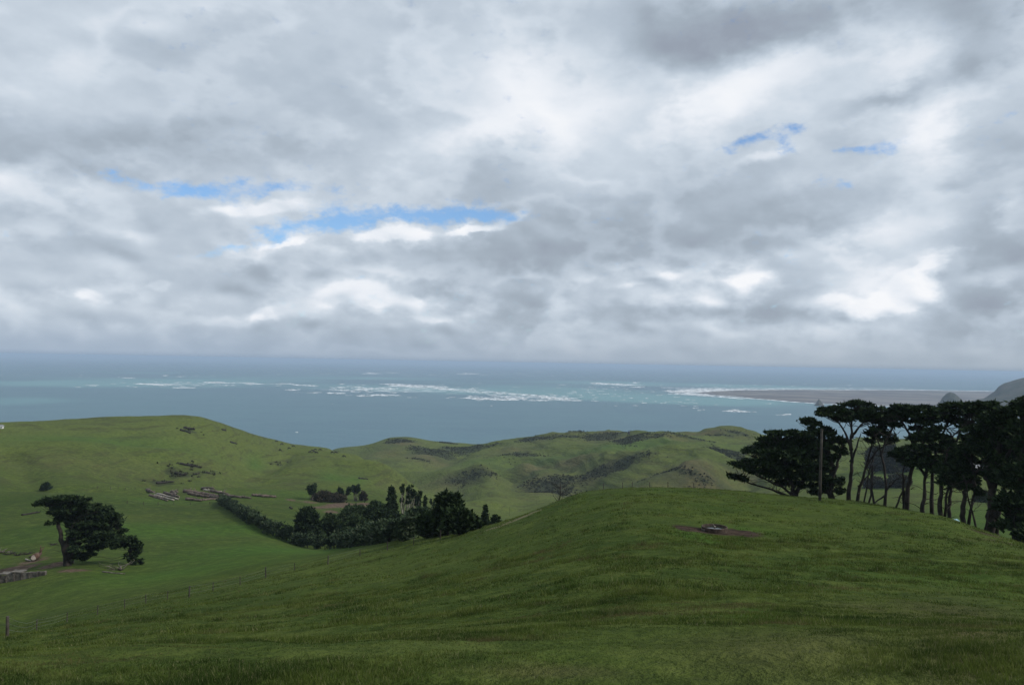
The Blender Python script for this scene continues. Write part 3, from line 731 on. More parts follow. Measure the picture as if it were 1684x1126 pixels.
pale_bark = simple('pale_bark', (.10, .095, .080), (.24, .22, .18), 0.8, .85)
deadwood = simple('dead_wood', (.06, .052, .044), (.17, .15, .125), 1.5, .85)
logwood = simple('weathered_log', (.055, .044, .036), (.15, .115, .095), 1.2, .85)
palelog = simple('peeled_log', (.19, .16, .135), (.36, .32, .28), 1.2, .8)
postwood = simple('post_wood', (.035, .030, .026), (.075, .068, .058), 4, .9)

class MB:
    """collects tubes, leaves and plates, then links them as one mesh object"""
    def __init__(s): s.v = []; s.f = []; s.n = 0; s.lv = []
    def tube(s, pts, radii, k=6, wob=0.0):
        pts = [Vector(p) for p in pts]; m_ = len(pts)
        rings = []
        for i, p in enumerate(pts):
            d = (pts[min(i + 1, m_ - 1)] - pts[max(i - 1, 0)])
            if d.length < 1e-6: d = Vector((0, 0, 1))
            d.normalize()
            u = d.cross(Vector((0.31, 0.52, 0.79)))
            if u.length < .2: u = d.cross(Vector((1, 0, 0)))
            u.normalize(); w = d.cross(u)
            st = s.n
            for j in range(k):
                a = 2 * math.pi * j / k; r = radii[i] * (1 + wob * random.uniform(-1, 1))
                s.v.append(p + u * math.cos(a) * r + w * math.sin(a) * r); s.n += 1
            rings.append(st)
        for a, b in zip(rings, rings[1:]):
            for j in range(k): s.f.append((a + j, a + (j + 1) % k, b + (j + 1) % k, b + j))
        s.f.append(tuple(rings[0] + j for j in range(k))[::-1]); s.f.append(tuple(rings[-1] + j for j in range(k)))
    def limb(s, a, b, r0, r1, sag=0.0, seg=5, jit=0.0, k=6):
        a = Vector(a); b = Vector(b); L = (b - a).length; pts = []; rad = []
        for i in range(seg + 1):
            t = i / seg
            p = a.lerp(b, t); p.z += sag * L * math.sin(math.pi * t)
            if 0 < i < seg: p += Vector([random.uniform(-1, 1) * jit * L for _ in range(3)])
            pts.append(p); rad.append(r0 + (r1 - r0) * t)
        s.tube(pts, rad, k); return pts
    def box(s, c, sx, sy, sz, rz=0.0, bev=0.0):
        c = Vector(c); m = Matrix.Rotation(rz, 3, 'Z'); st = s.n
        for z in (-1, 1):
            for x, y in ((-1, -1), (1, -1), (1, 1), (-1, 1)):
                s.v.append(c + m @ Vector((x * sx / 2, y * sy / 2, z * sz / 2))); s.n += 1
        for f in ((0, 3, 2, 1), (4, 5, 6, 7), (0, 1, 5, 4), (1, 2, 6, 5), (2, 3, 7, 6), (3, 0, 4, 7)): s.f.append(tuple(st + i for i in f))
    def build(s, name, mat, parent=None, smooth=False, origin=None, **kw):
        if origin is not None: s.v = [v - origin for v in s.v]
        return mesh_obj(name, s.v, s.f, mat, parent, smooth, **kw)

def leaves(centers, radii, counts, size, up=0.35, flat=1.0, rg=RNG, seedv=None, tri=True):
    """small pointed sprays of foliage through the volume of each pad"""
    C_ = np.repeat(np.array(centers), counts, 0); R_ = np.repeat(np.array(radii), counts, 0)
    n_ = len(C_)
    d = rg.normal(size=(n_, 3)); d /= np.linalg.norm(d, axis=1)[:, None]
    rad = rg.random(n_) ** 0.45 * np.where(rg.random(n_) < .12, rg.uniform(1.0, 1.45, n_), 1.0)
    # ragged outline: the pad's reach changes with direction
    lump = 0.72 + 0.55 * np.sin(d[:, 0] * 5 + C_[:, 0]) * np.sin(d[:, 1] * 4 + C_[:, 1] * 1.3) + .25 * np.sin(d[:, 2] * 7 + C_[:, 2])
    lump = np.clip(lump, .35, 1.25)
    p = C_ + d * R_ * (rad * lump)[:, None]
    ax = d * np.array([1, 1, .4]) + rg.normal(size=(n_, 3)) * .55; ax[:, 2] += up
    ax /= np.linalg.norm(ax, axis=1)[:, None]
    sd_ = np.cross(ax, rg.normal(size=(n_, 3))); sd_ /= np.linalg.norm(sd_, axis=1)[:, None] + 1e-9
    s_ = size * rg.uniform(.5, 1.4, n_)[:, None]
    b1 = p - sd_ * s_ * .28 - ax * s_ * .3; b2 = p + sd_ * s_ * .28 - ax * s_ * .3
    m1 = p + sd_ * s_ * .34 + ax * s_ * .25; tp = p + ax * s_ * .9
    v = np.stack([b1, b2, m1, tp], 1).reshape(-1, 3)
    f = np.arange(n_ * 4).reshape(-1, 4)
    return v, f

def root_at(px, py=None, d=None):
    if d is None:
        p, d = ground_hit(px, py)
    else: p = onground(px, d)
    return p, d

def foliage_obj(name, V_, F_, mat, root, origin):
    return mesh_obj(name, V_ - np.array(origin), F_, mat, root)

def pad_tree(name, label, base, d, trunks, pads, group=None, leaf=cyp_leaf, size=.42, dens=26, depth=1.0, twigs=3, trunk_r=.35, barkm=bark, dead=6, cat='tree', cname='crown', grow=1.12, fan=3):
    """wind-shaped tree. trunks: lists of photo points from the foot up; pads: (px, py, rx, ry) of the foliage masses.
    Everything is set round its own trunk in depth as well as across."""
    o = Vector(base); root = thing(name, label, cat, o, group)
    mb = MB(); nodes = []
    for ti, tr in enumerate(trunks):
        pts = []
        for i, q in enumerate(tr):
            if ti == 0 and i == 0: pts.append(o + Vector((0, 0, -.4))); continue
            dd = q[2] if len(q) > 2 else 0.0
            p = P(q[0], q[1], d + dd)
            if i == 0: p = Vector((p.x, p.y, min(p.z, zg(p.x, p.y) - .3) if (len(q) > 3) else p.z))
            pts.append(p)
        r0 = trunk_r * .58 * (1.0 if ti == 0 else .62)
        # refine and roughen
        fine_p = []; fr = []
        for i in range(len(pts) - 1):
            for s_ in range(4):
                t = s_ / 4; p = pts[i].lerp(pts[i + 1], t)
                if i + s_ > 0: p = p + Vector([random.uniform(-1, 1) * r0 * .35 for _ in range(3)])
                fine_p.append(p); g_ = (i + t) / (len(pts) - 1); fr.append(r0 * (1.25 - .9 * g_ ** .8) * (1.5 if i == 0 and s_ == 0 else 1))
        fine_p.append(pts[-1]); fr.append(r0 * .25)
        mb.tube(fine_p, fr, 7, .12)
        nodes += list(zip(fine_p[2:], fr[2:]))
    cs, rs, ns = [], [], []
    for (px, py, rx, ry) in pads:
        m = d / F
        c = P(px, py, d + random.uniform(-1, 1) * depth * rx * m * .6)
        R3 = (rx * m * grow, max(rx * m * .85, .5), ry * m * grow)
        # limb from the nearest lower piece of trunk
        best = min(nodes, key=lambda nn: (nn[0] - c).length + (3.0 * max(0, nn[0].z - c.z)) )
        if (best[0] - c).length > .8:
            pp = mb.limb(best[0], c, min(best[1] * .6, .16), .05, sag=random.uniform(-.08, .05), seg=5, jit=.04, k=5)
        for _ in range(twigs):
            e = c + Vector((random.uniform(-1, 1) * R3[0] * .8, random.uniform(-1, 1) * R3[1] * .8, random.uniform(-.2, .8) * R3[2]))
            mb.limb(pp[3] if (best[0] - c).length > .8 else c, e, .05, .02, sag=-.06, seg=3, jit=.05, k=4)
        # thin bare limbs fanning up from the stem to the underside of the pad
        near_ = sorted(nodes, key=lambda nn: (nn[0] - c).length + (4.0 * max(0, nn[0].z - c.z + .5)))[:5]
        for _ in range(fan):
            e = c + Vector((random.uniform(-1, 1) * R3[0] * .9, random.uniform(-1, 1) * R3[1] * .7, random.uniform(-.5, .2) * R3[2]))
            mb.limb(random.choice(near_)[0], e, .055, .015, sag=random.uniform(-.10, .02), seg=5, jit=.03, k=3)
        # a pad is several overlapping sprays
        k_ = max(4, int(6 + rx * ry / 35))
        for _ in range(k_):
            a = random.uniform(0, 6.28); q = random.random() ** .5
            off = Vector((math.cos(a) * R3[0] * .75 * q, math.sin(a) * R3[1] * .75 * q, random.uniform(-.45, .45) * R3[2]))
            sc = random.uniform(.30, .58)
            cs.append(c + off); rs.append((R3[0] * sc, R3[1] * sc, max(R3[2] * random.uniform(.35, .6), size * .5)))
            vol = R3[0] * R3[1] * sc * sc
            ns.append(int(14 + dens * vol / (size * size) * .62))
    for _ in range(dead):
        b_ = random.choice(nodes)
        a = random.uniform(0, 6.28); L = random.uniform(.8, 2.6)
        mb.limb(b_[0], b_[0] + Vector((math.cos(a) * L, math.sin(a) * L, random.uniform(-.2, .6) * L)), .05, .012, seg=4, jit=.07, k=4)
    mb.build('trunk', barkm, root, True, origin=o)
    v, f = leaves([tuple(c) for c in cs], rs, ns, size)
    foliage_obj(cname, v, f, leaf, root, o)
    return root

def round_tree(name, label, px, py, w, h, group=None, leaf=bush_leaf, d=None, size=.55, dens=14, shape='round', barkm=bark, stems=1, up=.5, cat='tree', cname='crown', tname='trunk', bare=0.25):
    """free-standing tree or shrub: foot at (px,py); w, h in photo pixels"""
    base, d = root_at(px, py, d)
    root = thing(name, label, cat, base, group)
    m = d / F; Wm, Hm = w * m, h * m
    cs, rs, ns = [], [], []
    mb = MB(); tops = []
    for s_ in range(stems):
        a = random.uniform(0, 6.28)
        sp = Wm * (.30 if stems > 1 else .06)
        t = Vector((math.cos(a) * sp, math.sin(a) * sp, Hm * random.uniform(.72, .92)))
        b = Vector((math.cos(a) * sp * .3, math.sin(a) * sp * .3, -.3))
        r = max(.10, Hm * .022)
        pts = mb.limb(b, t, r * 1.3, r * .3, seg=6, jit=.025)
        tops.append(pts)
    N_ = {'round': 46, 'cone': 40, 'gum': 9 * stems, 'low': 32, 'flat': 30}[shape]
    A0 = random.uniform(0, 6.28); wind = (random.uniform(-.06, .10) * Wm, 0)
    for i in range(N_):
        a = A0 + i * 2.39996 + random.uniform(-.4, .4); u = min(.999, (i + random.random()) / N_)
        if shape == 'round': z = bare + (1 - bare) * u; rr_ = math.sqrt(max(.04, 1 - (2 * u - 1) ** 2)) * .42; cr = .17
        elif shape == 'low': z = .12 + .72 * u; rr_ = math.sqrt(max(.05, 1 - u ** 2)) * .40; cr = .2
        elif shape == 'cone': z = bare + (1 - bare) * u; rr_ = (1 - u) ** .8 * .40 + .02; cr = .10 + .09 * (1 - u)
        elif shape == 'flat': z = .55 + .4 * u; rr_ = .42 * (1 - .5 * u); cr = .16
        else: z = random.uniform(.55, .95); rr_ = .10; cr = .13
        q = rr_ * (.55 + .5 * random.random() ** .5) * (.85 + .25 * math.sin(a * 2 + A0))
        c = Vector((math.cos(a) * q * Wm, math.sin(a) * q * Wm, z * Hm))
        if shape == 'gum':
            st = random.choice(tops); tp_ = st[min(int(z * 7), 6)]
            c = Vector((tp_.x + math.cos(a) * q * Wm * .6, tp_.y + math.sin(a) * q * Wm * .6, z * Hm))
        r = cr * random.uniform(.7, 1.25) * Wm
        cs.append(base + c); rs.append((r, r, r * (.75 if shape != 'gum' else 1.3))); ns.append(int(10 + dens * (r / size) ** 2 * 3.2))
        if i % 3 == 0 and c.z > Hm * .3:
            mb.limb(tops[0][2 if shape != 'flat' else 4] if stems == 1 else random.choice(tops)[3], c, .08, .03, seg=3, jit=.05, k=4)
    mb.build(tname, barkm, root, True)
    v, f = leaves([tuple(c) for c in cs], rs, ns, size, up=up)
    foliage_obj(cname, v, f, leaf, root, base)
    return root

# ------------------------------------------------------------------ the big wind-swept cypresses on the right
G_ = 'dark wind-swept cypresses in a row behind the knoll'
def cyp(label, px, d, trunks, pads, **kw):
    kw.setdefault('fan', 5); kw.setdefault('size', .36); kw.setdefault('twigs', 5)
    b = onground(px, d)
    return pad_tree('cypress_tree', label, b, d, trunks, pads, group=G_, **kw)
cyp('broad bushy cypress sweeping low to the left, leftmost of the row beside the wooden pole', 1306, 96,
    [[(1306, 830), (1304, 800), (1296, 770), (1285, 740), (1280, 725)], [(1306, 815), (1285, 800), (1258, 788), (1232, 775)], [(1308, 815), (1300, 790), (1262, 765), (1235, 750)],
     [(1309, 810), (1325, 780), (1340, 745), (1345, 725)], [(1303, 818), (1270, 805), (1235, 795), (1218, 787)], [(1309, 815), (1318, 795), (1345, 775)]],
    [(1262, 722, 14, 6), (1275, 714, 16, 5), (1300, 712, 18, 6), (1325, 714, 18, 6), (1250, 732, 18, 7), (1280, 728, 24, 9), (1310, 728, 26, 10), (1340, 728, 20, 9),
     (1237, 738, 14, 5), (1262, 745, 24, 8), (1295, 746, 28, 10), (1330, 746, 24, 10), (1236, 757, 18, 7), (1265, 762, 26, 9), (1300, 764, 28, 10), (1335, 764, 22, 9),
     (1222, 764, 20, 6), (1246, 774, 22, 7), (1280, 779, 26, 7), (1315, 780, 24, 8), (1340, 785, 20, 8), (1213, 783, 14, 5), (1222, 788, 10, 4), (1232, 742, 10, 4), (1300, 794, 16, 5), (1326, 797, 14, 5), (1340, 770, 20, 9), (1282, 792, 10, 3)], dens=34, trunk_r=.42, dead=60, fan=9)
cyp('thick-trunked cypress with a small raised tuft on top, just right of the wooden pole', 1366, 98,
    [[(1366, 835), (1366, 800), (1368, 765), (1362, 735), (1350, 712)], [(1367, 790), (1376, 765), (1384, 745)], [(1362, 735), (1345, 715), (1335, 700)], [(1368, 820), (1356, 800), (1350, 780)]],
    [(1330, 692, 15, 5), (1340, 697, 10, 4), (1322, 695, 10, 3), (1350, 706, 18, 6), (1362, 710, 14, 6), (1345, 714, 14, 5), (1372, 722, 18, 7), (1384, 726, 12, 6), (1360, 732, 14, 7), (1380, 740, 14, 7),
     (1352, 742, 14, 8), (1368, 752, 16, 8), (1355, 760, 14, 8), (1345, 775, 12, 8), (1360, 772, 12, 7), (1374, 790, 13, 9), (1356, 798, 14, 8), (1346, 808, 12, 6), (1380, 806, 9, 6)], dens=34, trunk_r=.62, dead=12)
cyp('tallest flat-topped cypress, its crown layered high above the sea behind the pole', 1395, 97,
    [[(1395, 835), (1397, 800), (1401, 765), (1400, 725), (1400, 695), (1405, 675)], [(1400, 740), (1392, 715), (1380, 695), (1368, 684)], [(1400, 720), (1412, 702), (1428, 688)], [(1400, 760), (1408, 735), (1416, 712)]],
    [(1404, 662, 16, 4), (1416, 665, 16, 5), (1396, 666, 12, 4), (1375, 671, 22, 4), (1358, 675, 14, 3), (1366, 681, 18, 4), (1352, 678, 8, 2.5), (1388, 678, 18, 5), (1412, 675, 22, 6), (1434, 674, 16, 5),
     (1425, 683, 20, 6), (1400, 686, 20, 5), (1380, 688, 16, 5), (1440, 682, 10, 4)], dens=34, trunk_r=.40, dead=14)
cyp('cypress leaning right with an arching outer branch, second crown right of the tallest', 1408, 101,
    [[(1408, 838), (1414, 800), (1424, 770), (1440, 742), (1462, 728), (1478, 722)], [(1424, 770), (1430, 745), (1436, 722), (1445, 702)], [(1412, 800), (1420, 790), (1436, 770)]],
    [(1448, 672, 10, 3), (1444, 684, 18, 5), (1460, 690, 14, 5), (1436, 693, 16, 5), (1456, 699, 14, 5), (1446, 706, 14, 5), (1436, 714, 14, 6), (1456, 712, 12, 6), (1468, 722, 10, 6), (1430, 724, 10, 5), (1456, 722, 12, 5)], dens=26, trunk_r=.30, dead=14)
cyp('thin twisted cypress with a bare curved stem and a few small tufts', 1454, 98,
    [[(1454, 840), (1457, 810), (1456, 780), (1449, 750), (1455, 728), (1468, 705), (1468, 690)], [(1456, 815), (1440, 825), (1434, 832)], [(1449, 750), (1446, 730), (1438, 712)], [(1457, 806), (1470, 792), (1484, 780)]],
    [(1462, 680, 14, 4), (1470, 674, 12, 4), (1476, 698, 10, 5), (1466, 686, 8, 5), (1450, 690, 10, 4), (1440, 705, 8, 3)], dens=24, trunk_r=.27, dead=20)
cyp('flat-topped cypress with a wide level crown left of centre of the row', 1490, 96,
    [[(1490, 848), (1493, 810), (1499, 775), (1504, 740), (1508, 712), (1505, 690)], [(1504, 735), (1495, 712), (1484, 695), (1478, 682)], [(1508, 715), (1522, 698), (1538, 684)], [(1505, 740), (1522, 725), (1540, 716)], [(1486, 845, 1), (1486, 810), (1484, 780), (1490, 758)]],
    [(1473, 672, 10, 4), (1512, 692, 16, 4), (1480, 668, 12, 4), (1490, 674, 16, 5), (1502, 670, 18, 4), (1518, 671, 18, 4), (1532, 674, 18, 5), (1546, 676, 14, 5), (1476, 678, 10, 4), (1500, 681, 22, 5), (1524, 683, 22, 5), (1480, 689, 12, 4), (1540, 686, 14, 4), (1530, 694, 18, 5), (1512, 704, 14, 5)], dens=34, trunk_r=.42, dead=14)
cyp('mid-height cypress with dark drooping boughs below the flat-topped crowns', 1516, 95,
    [[(1516, 852), (1519, 820), (1522, 785), (1527, 750), (1534, 725)], [(1522, 780), (1506, 762), (1492, 752)], [(1525, 765), (1542, 752), (1556, 745)]],
    [(1536, 706, 16, 5), (1526, 716, 18, 6), (1545, 720, 18, 6), (1508, 722, 12, 4), (1560, 728, 10, 4), (1484, 742, 14, 5), (1500, 750, 18, 7), (1522, 752, 22, 9), (1545, 756, 22, 9), (1566, 752, 14, 8), (1514, 762, 16, 6), (1490, 758, 14, 5), (1510, 738, 18, 7), (1548, 736, 20, 8), (1472, 748, 10, 5), (1536, 768, 14, 6)], dens=36, trunk_r=.36, dead=16)
cyp('straight-stemmed cypress under the middle of the level canopy', 1532, 97,
    [[(1532, 858), (1532, 820), (1533, 780), (1540, 740), (1552, 710), (1562, 690)], [(1540, 740), (1560, 722), (1580, 706)]],
    [(1556, 668, 14, 4), (1570, 666, 18, 4), (1588, 667, 18, 5), (1562, 676, 18, 5), (1582, 678, 20, 5), (1598, 684, 12, 4), (1560, 686, 14, 4), (1575, 692, 18, 6), (1594, 698, 14, 6)], dens=34, trunk_r=.36, dead=10)
cyp('twin-stemmed cypress with a dark mass of low foliage right of the straight stems', 1548, 93,
    [[(1548, 865), (1546, 830), (1549, 795), (1553, 760), (1562, 735)], [(1553, 862, 1), (1555, 830), (1560, 795), (1570, 765), (1585, 745)]],
    [(1556, 772, 20, 9), (1576, 766, 20, 9), (1590, 776, 18, 8), (1570, 785, 20, 9), (1592, 790, 16, 7), (1556, 792, 14, 7), (1580, 752, 18, 8), (1578, 740, 18, 7), (1596, 756, 16, 8), (1580, 798, 14, 6)], dens=36, trunk_r=.40, dead=12)
cyp('cypress with a level top and tangled bare boughs showing the sea through them', 1562, 95,
    [[(1562, 868), (1561, 835), (1564, 800), (1570, 765), (1572, 730), (1580, 705), (1600, 690)], [(1572, 730), (1562, 712), (1552, 700)], [(1575, 720), (1596, 712), (1612, 700)], [(1572, 740), (1590, 726), (1608, 716)]],
    [(1606, 668, 18, 4), (1622, 664, 16, 4), (1632, 668, 12, 4), (1612, 677, 20, 5), (1596, 674, 14, 4), (1628, 676, 12, 4), (1618, 686, 10, 3)], dens=32, trunk_r=.32, dead=26)
cyp('cypress leaning right with a forked trunk beside the gap in the row', 1584, 92,
    [[(1584, 872), (1584, 840), (1586, 810), (1598, 785), (1615, 765), (1625, 750)], [(1592, 874, 1), (1596, 840), (1604, 805), (1602, 790)], [(1602, 800), (1600, 770), (1598, 745)]],
    [(1600, 705, 16, 6), (1612, 716, 18, 8), (1596, 722, 16, 8), (1630, 724, 18, 9), (1610, 736, 20, 9), (1632, 742, 18, 10), (1634, 760, 12, 7), (1598, 800, 10, 5), (1606, 808, 10, 5), (1590, 738, 16, 9)], dens=36, trunk_r=.42, dead=14)
cyp('massive cypress with the thickest trunk and a deep dark crown, right part of the row', 1628, 90,
    [[(1628, 890), (1630, 850), (1632, 810), (1637, 770), (1645, 730), (1650, 700)], [(1632, 800), (1618, 780), (1608, 765)], [(1636, 775), (1655, 750), (1668, 730)], [(1638, 885, 1), (1640, 850), (1645, 815), (1655, 785)]],
    [(1622, 690, 14, 7), (1638, 684, 16, 7), (1652, 672, 16, 5), (1664, 676, 16, 7), (1645, 696, 22, 9), (1668, 694, 20, 10), (1630, 705, 18, 8), (1652, 714, 24, 11), (1672, 716, 20, 11), (1640, 730, 20, 11), (1662, 736, 22, 12), (1646, 752, 22, 11),
     (1668, 758, 22, 12), (1650, 772, 22, 10), (1636, 765, 18, 9), (1668, 780, 20, 10), (1630, 782, 14, 8), (1648, 790, 16, 8)], dens=34, trunk_r=.75, dead=12)
cyp('tall dark cypress closing the right edge of the view, foliage down to the grass', 1672, 87,
    [[(1672, 905), (1674, 860), (1678, 810), (1682, 760), (1684, 710), (1686, 680)], [(1674, 850), (1660, 835), (1648, 828)], [(1676, 830), (1692, 800), (1704, 780)]],
    [(1676, 662, 14, 4), (1688, 658, 16, 5), (1700, 664, 16, 7), (1682, 674, 18, 8), (1704, 682, 20, 10), (1686, 700, 22, 12), (1708, 715, 22, 13), (1686, 732, 22, 13), (1706, 750, 22, 14), (1684, 770, 22, 13), (1664, 796, 20, 10), (1686, 800, 22, 12),
     (1708, 790, 20, 14), (1662, 818, 22, 12), (1684, 826, 22, 13), (1655, 838, 20, 10), (1676, 846, 24, 12), (1700, 850, 22, 14), (1662, 862, 22, 9), (1684, 870, 24, 12), (1704, 882, 22, 14)], dens=32, trunk_r=.6, dead=12)

# dead stumps and bare saplings under the row
def bare_tree(label, px, d, h, r, lean=0.0, group='bare dead stems under the cypresses', name='dead_tree', nb=7, mat=bark, py=None):
    if d is None: b, d = ground_hit(px, py)
    else: b = onground(px, d)
    root = thing(name, label, 'dead tree', b, group)
    mb = MB(); pts = mb.limb((0, 0, -.4), (lean * h, random.uniform(-.1, .1) * h, h), r, r * .3, seg=7, jit=.02); mb.build('trunk', mat, root, True)
    m2 = MB()
    for i in range(nb):
        s_ = pts[random.randint(3, 6)]; a = random.uniform(0, 6.28); L = h * random.uniform(.15, .4)
        e = s_ + Vector((math.cos(a) * L, math.sin(a) * L * .7, L * random.uniform(.3, 1)))
        q = m2.limb(s_, e, r * .35, r * .1, sag=-.1, seg=4, jit=.05, k=4)
        for _ in range(3):
            b2 = q[random.randint(1, 4)]; l2 = L * random.uniform(.3, .6); a2 = a + random.uniform(-1, 1)
            m2.limb(b2, b2 + Vector((math.cos(a2) * l2, math.sin(a2) * l2, l2 * random.uniform(.2, 1))), r * .15, r * .05, seg=3, jit=.06, k=3)
    m2.build('branches', mat, root)
    return root
bare_tree('bare upright dead stem between the leaning cypress and the twisted one', 1428, 97, 5.5, .13, .12)
bare_tree('thin bare pole-like dead stem left of the twisted cypress', 1419, 94, 6.8, .10, .20)
bare_tree('short grey dead stem standing right of the two tall dead ones', 1437, 93, 4.6, .15, -.05)
bare_tree('leaning dead stem with forked top in the gap right of the twisted cypress', 1470, 96, 4.2, .14, .35)
bare_tree('crooked dead stem in front of the forked cypress near the brown bare soil', 1610, 89, 5.8, .12, -.30)
bare_tree('small broken dead stem right of the gap, beside the massive trunk', 1617, 86, 3.0, .10, .25)

# ------------------------------------------------------------------ the lone leaning cypress on the left
lb, ld_ = ground_hit(112, 930)
pad_tree('cypress_tree', 'lone dark cypress leaning right on open pasture beside the old concrete wall', lb, ld_,
    [[(112, 930), (103, 895), (97, 865), (91, 845), (86, 828)], [(113, 918), (108, 893), (118, 868), (126, 850)], [(114, 922), (128, 902), (160, 896), (195, 893)], [(116, 925), (124, 905), (122, 885), (140, 870)],
     [(116, 915), (135, 890), (155, 876)], [(112, 905), (112, 880), (120, 862)], [(195, 893), (214, 897), (219, 915)]],
    [(72, 826, 14, 3), (62, 829, 6, 2), (85, 820, 15, 4), (108, 818, 18, 4), (131, 820, 15, 4), (95, 831, 14, 4), (100, 850, 10, 6), (118, 855, 14, 7), (132, 862, 16, 7), (140, 850, 20, 7), (165, 866, 16, 7), (113, 829, 20, 5), (140, 832, 18, 5), (160, 834, 14, 4), (172, 836, 10, 4), (103, 841, 15, 6), (128, 842, 20, 7), (152, 844, 20, 7),
     (176, 846, 16, 5), (190, 849, 11, 4), (87, 843, 7, 4), (84, 859, 6, 3), (152, 857, 18, 7), (176, 857, 15, 4), (194, 856, 8, 4), (186, 866, 14, 6), (198, 874, 8, 5), (150, 870, 16, 7), (170, 876, 18, 6), (135, 884, 18, 7), (160, 888, 20, 7),
     (185, 890, 18, 6), (205, 886, 12, 6), (218, 889, 11, 7), (229, 898, 8, 8), (222, 906, 9, 6), (215, 916, 9, 7), (224, 925, 9, 7), (145, 911, 12, 4), (120, 878, 12, 7), (160, 899, 16, 5), (178, 897, 16, 5), (200, 895, 12, 5), (130, 910, 12, 5), (131, 918, 9, 3), (128, 902, 14, 4), (128, 868, 11, 5), (120, 892, 12, 6)],
    size=.46, dens=44, trunk_r=.72, dead=20, depth=1.2, grow=1.2, twigs=4)

# ------------------------------------------------------------------ shelter clump in the valley
G_ = 'trees and shrubs of the dark clump behind the hedge'
CL = [
 ('wide dark bushy tree at the back of the clump, below the bare soil', 585, 872, 66, 38, 'low', bush_leaf, 1),
 ('dark bushy tree at the back of the clump, left of the conical one', 617, 868, 40, 40, 'round', bush_leaf, 1),
 ('pointed conical dark tree standing above the middle of the clump', 643, 874, 38, 70, 'cone', cyp_leaf, 1),
 ('tall pale-stemmed tree with two narrow tufts, highest in the clump', 664, 866, 20, 70, 'gum', cyp_leaf, 3),
 ('tall pale-stemmed tree just right of the highest one', 676, 864, 18, 66, 'gum', cyp_leaf, 3),
 ('pale-stemmed tree with a broad dark head, third of the tall thin ones', 688, 864, 24, 56, 'gum', cyp_leaf, 4),
 ('shorter pale-stemmed tree right of the tall thin group', 701, 864, 16, 48, 'gum', cyp_leaf, 3),
 ('smallest pale-stemmed tree, beside the flat-topped one', 711, 862, 12, 42, 'gum', cyp_leaf, 2),
 ('flat-topped dark cypress rising over the right of the clump', 738, 880, 48, 70, 'flat', cyp_leaf, 1),
 ('dense dark tree under the flat-topped cypress', 726, 882, 50, 44, 'round', cyp_leaf, 1),
 ('low dark tree at the right end of the clump, next to the open slope', 775, 873, 40, 26, 'low', cyp_leaf, 1),
 ('dark rounded tree between the flat-topped cypress and the right end', 755, 879, 46, 40, 'round', cyp_leaf, 1),
 ('round-headed dark tree at the left end of the clump', 506, 896, 46, 54, 'round', cyp_leaf, 1),
 ('dark bushy tree just right of the round-headed one', 543, 888, 44, 38, 'round', bush_leaf, 1),
 ('wide low dark tree in the middle front of the clump', 585, 888, 64, 36, 'low', bush_leaf, 1),
 ('dark tree in front of the conical one', 628, 884, 44, 42, 'round', cyp_leaf, 1),
 ('dark tree in front of the tall pale stems', 690, 880, 50, 42, 'round', cyp_leaf, 1),
 ('grey-green rounded bush above the pale post at the hedge end', 666, 889, 40, 34, 'round', hedge_leaf, 1),
 ('dense dark bush right of the grey-green one', 704, 884, 40, 34, 'round', cyp_leaf, 1),
 ('bright green rounded shrub tucked against the hedge corner', 521, 896, 28, 20, 'round', light_leaf, 1),
]
for lab, px, py, w, h, sh, lf, st in CL:
    round_tree('tree' if h > 30 else 'shrub', lab, px, py, w, h, G_, lf, shape=sh, stems=st, barkm=pale_bark if sh == 'gum' else bark, size=.5, dens=(15 if sh != 'gum' else 13), cat='tree' if h > 30 else 'shrub', bare=.12 if sh in ('round',) else .2)
G_ = 'dark trees standing apart, right of the clump'
round_tree('tree', 'upright ragged dark tree standing alone in the gap right of the clump', 798, 871, 26, 52, G_, cyp_leaf, d=150, shape='cone', stems=3, dens=15, size=.36, bare=.05)
round_tree('tree', 'short dark bushy tree at the foot of the near slope, rightmost by the fence', 815, 864, 20, 34, G_, cyp_leaf, d=146, shape='round', stems=2, dens=15, size=.36, bare=.02)
round_tree('tree', 'small dark bushy tree left of the upright ragged one', 786, 872, 20, 28, G_, cyp_leaf, d=148, shape='round', stems=1, dens=15, size=.36, bare=.02)
round_tree('shrub', 'small round dark bush alone on the left hillside above the lone cypress', 75, 806, 13, 11, None, cyp_leaf, shape='low', size=.5, dens=22, cat='shrub')

# bare winter tree past the brow
bt = bare_tree('bare leafless tree standing past the brow of the knoll', 919, 150, 8.6, .22, .02, None, nb=18)

# hedge
hp = [ground_hit(*q)[0] for q in ((364, 827), (376, 835), (392, 846), (408, 857), (428, 869), (450, 881), (472, 890), (495, 898), (520, 903), (560, 900), (600, 896), (640, 891), (688, 884))]
hb = hp[0]; hroot = thing('hedge', 'long clipped dark hedge curving down the valley side and along the tree clump', 'hedge', hb)
cs, rs, ns = [], [], []; mb = MB()
for a, b in zip(hp, hp[1:]):
    L = (b - a).length; n_ = max(2, int(L / .9))
    for i in range(n_):
        p = a.lerp(b, i / n_); gz_ = zg(p.x, p.y); q_ = random.uniform(.8, 1.15)
        for _ in range(4):
            ox, oy = random.uniform(-1.1, 1.1), random.uniform(-1.1, 1.1)
            cs.append((p.x + ox, p.y + oy, gz_ + random.uniform(.5, 3.1) * q_)); rs.append((1.0, 1.0, .8)); ns.append(60)
        if i % 3 == 0:
            sb2 = MB(); sb2.limb(Vector((p.x, p.y, gz_ - .2)) - hb, Vector((p.x + random.uniform(-.3, .3), p.y, gz_ + 2)) - hb, .1, .04, seg=3); sb2.build('stem', bark, hroot, True)
v, f = leaves(cs, rs, ns, .42, up=.6); foliage_obj('foliage', v, f, hedge_leaf, hroot, hb)

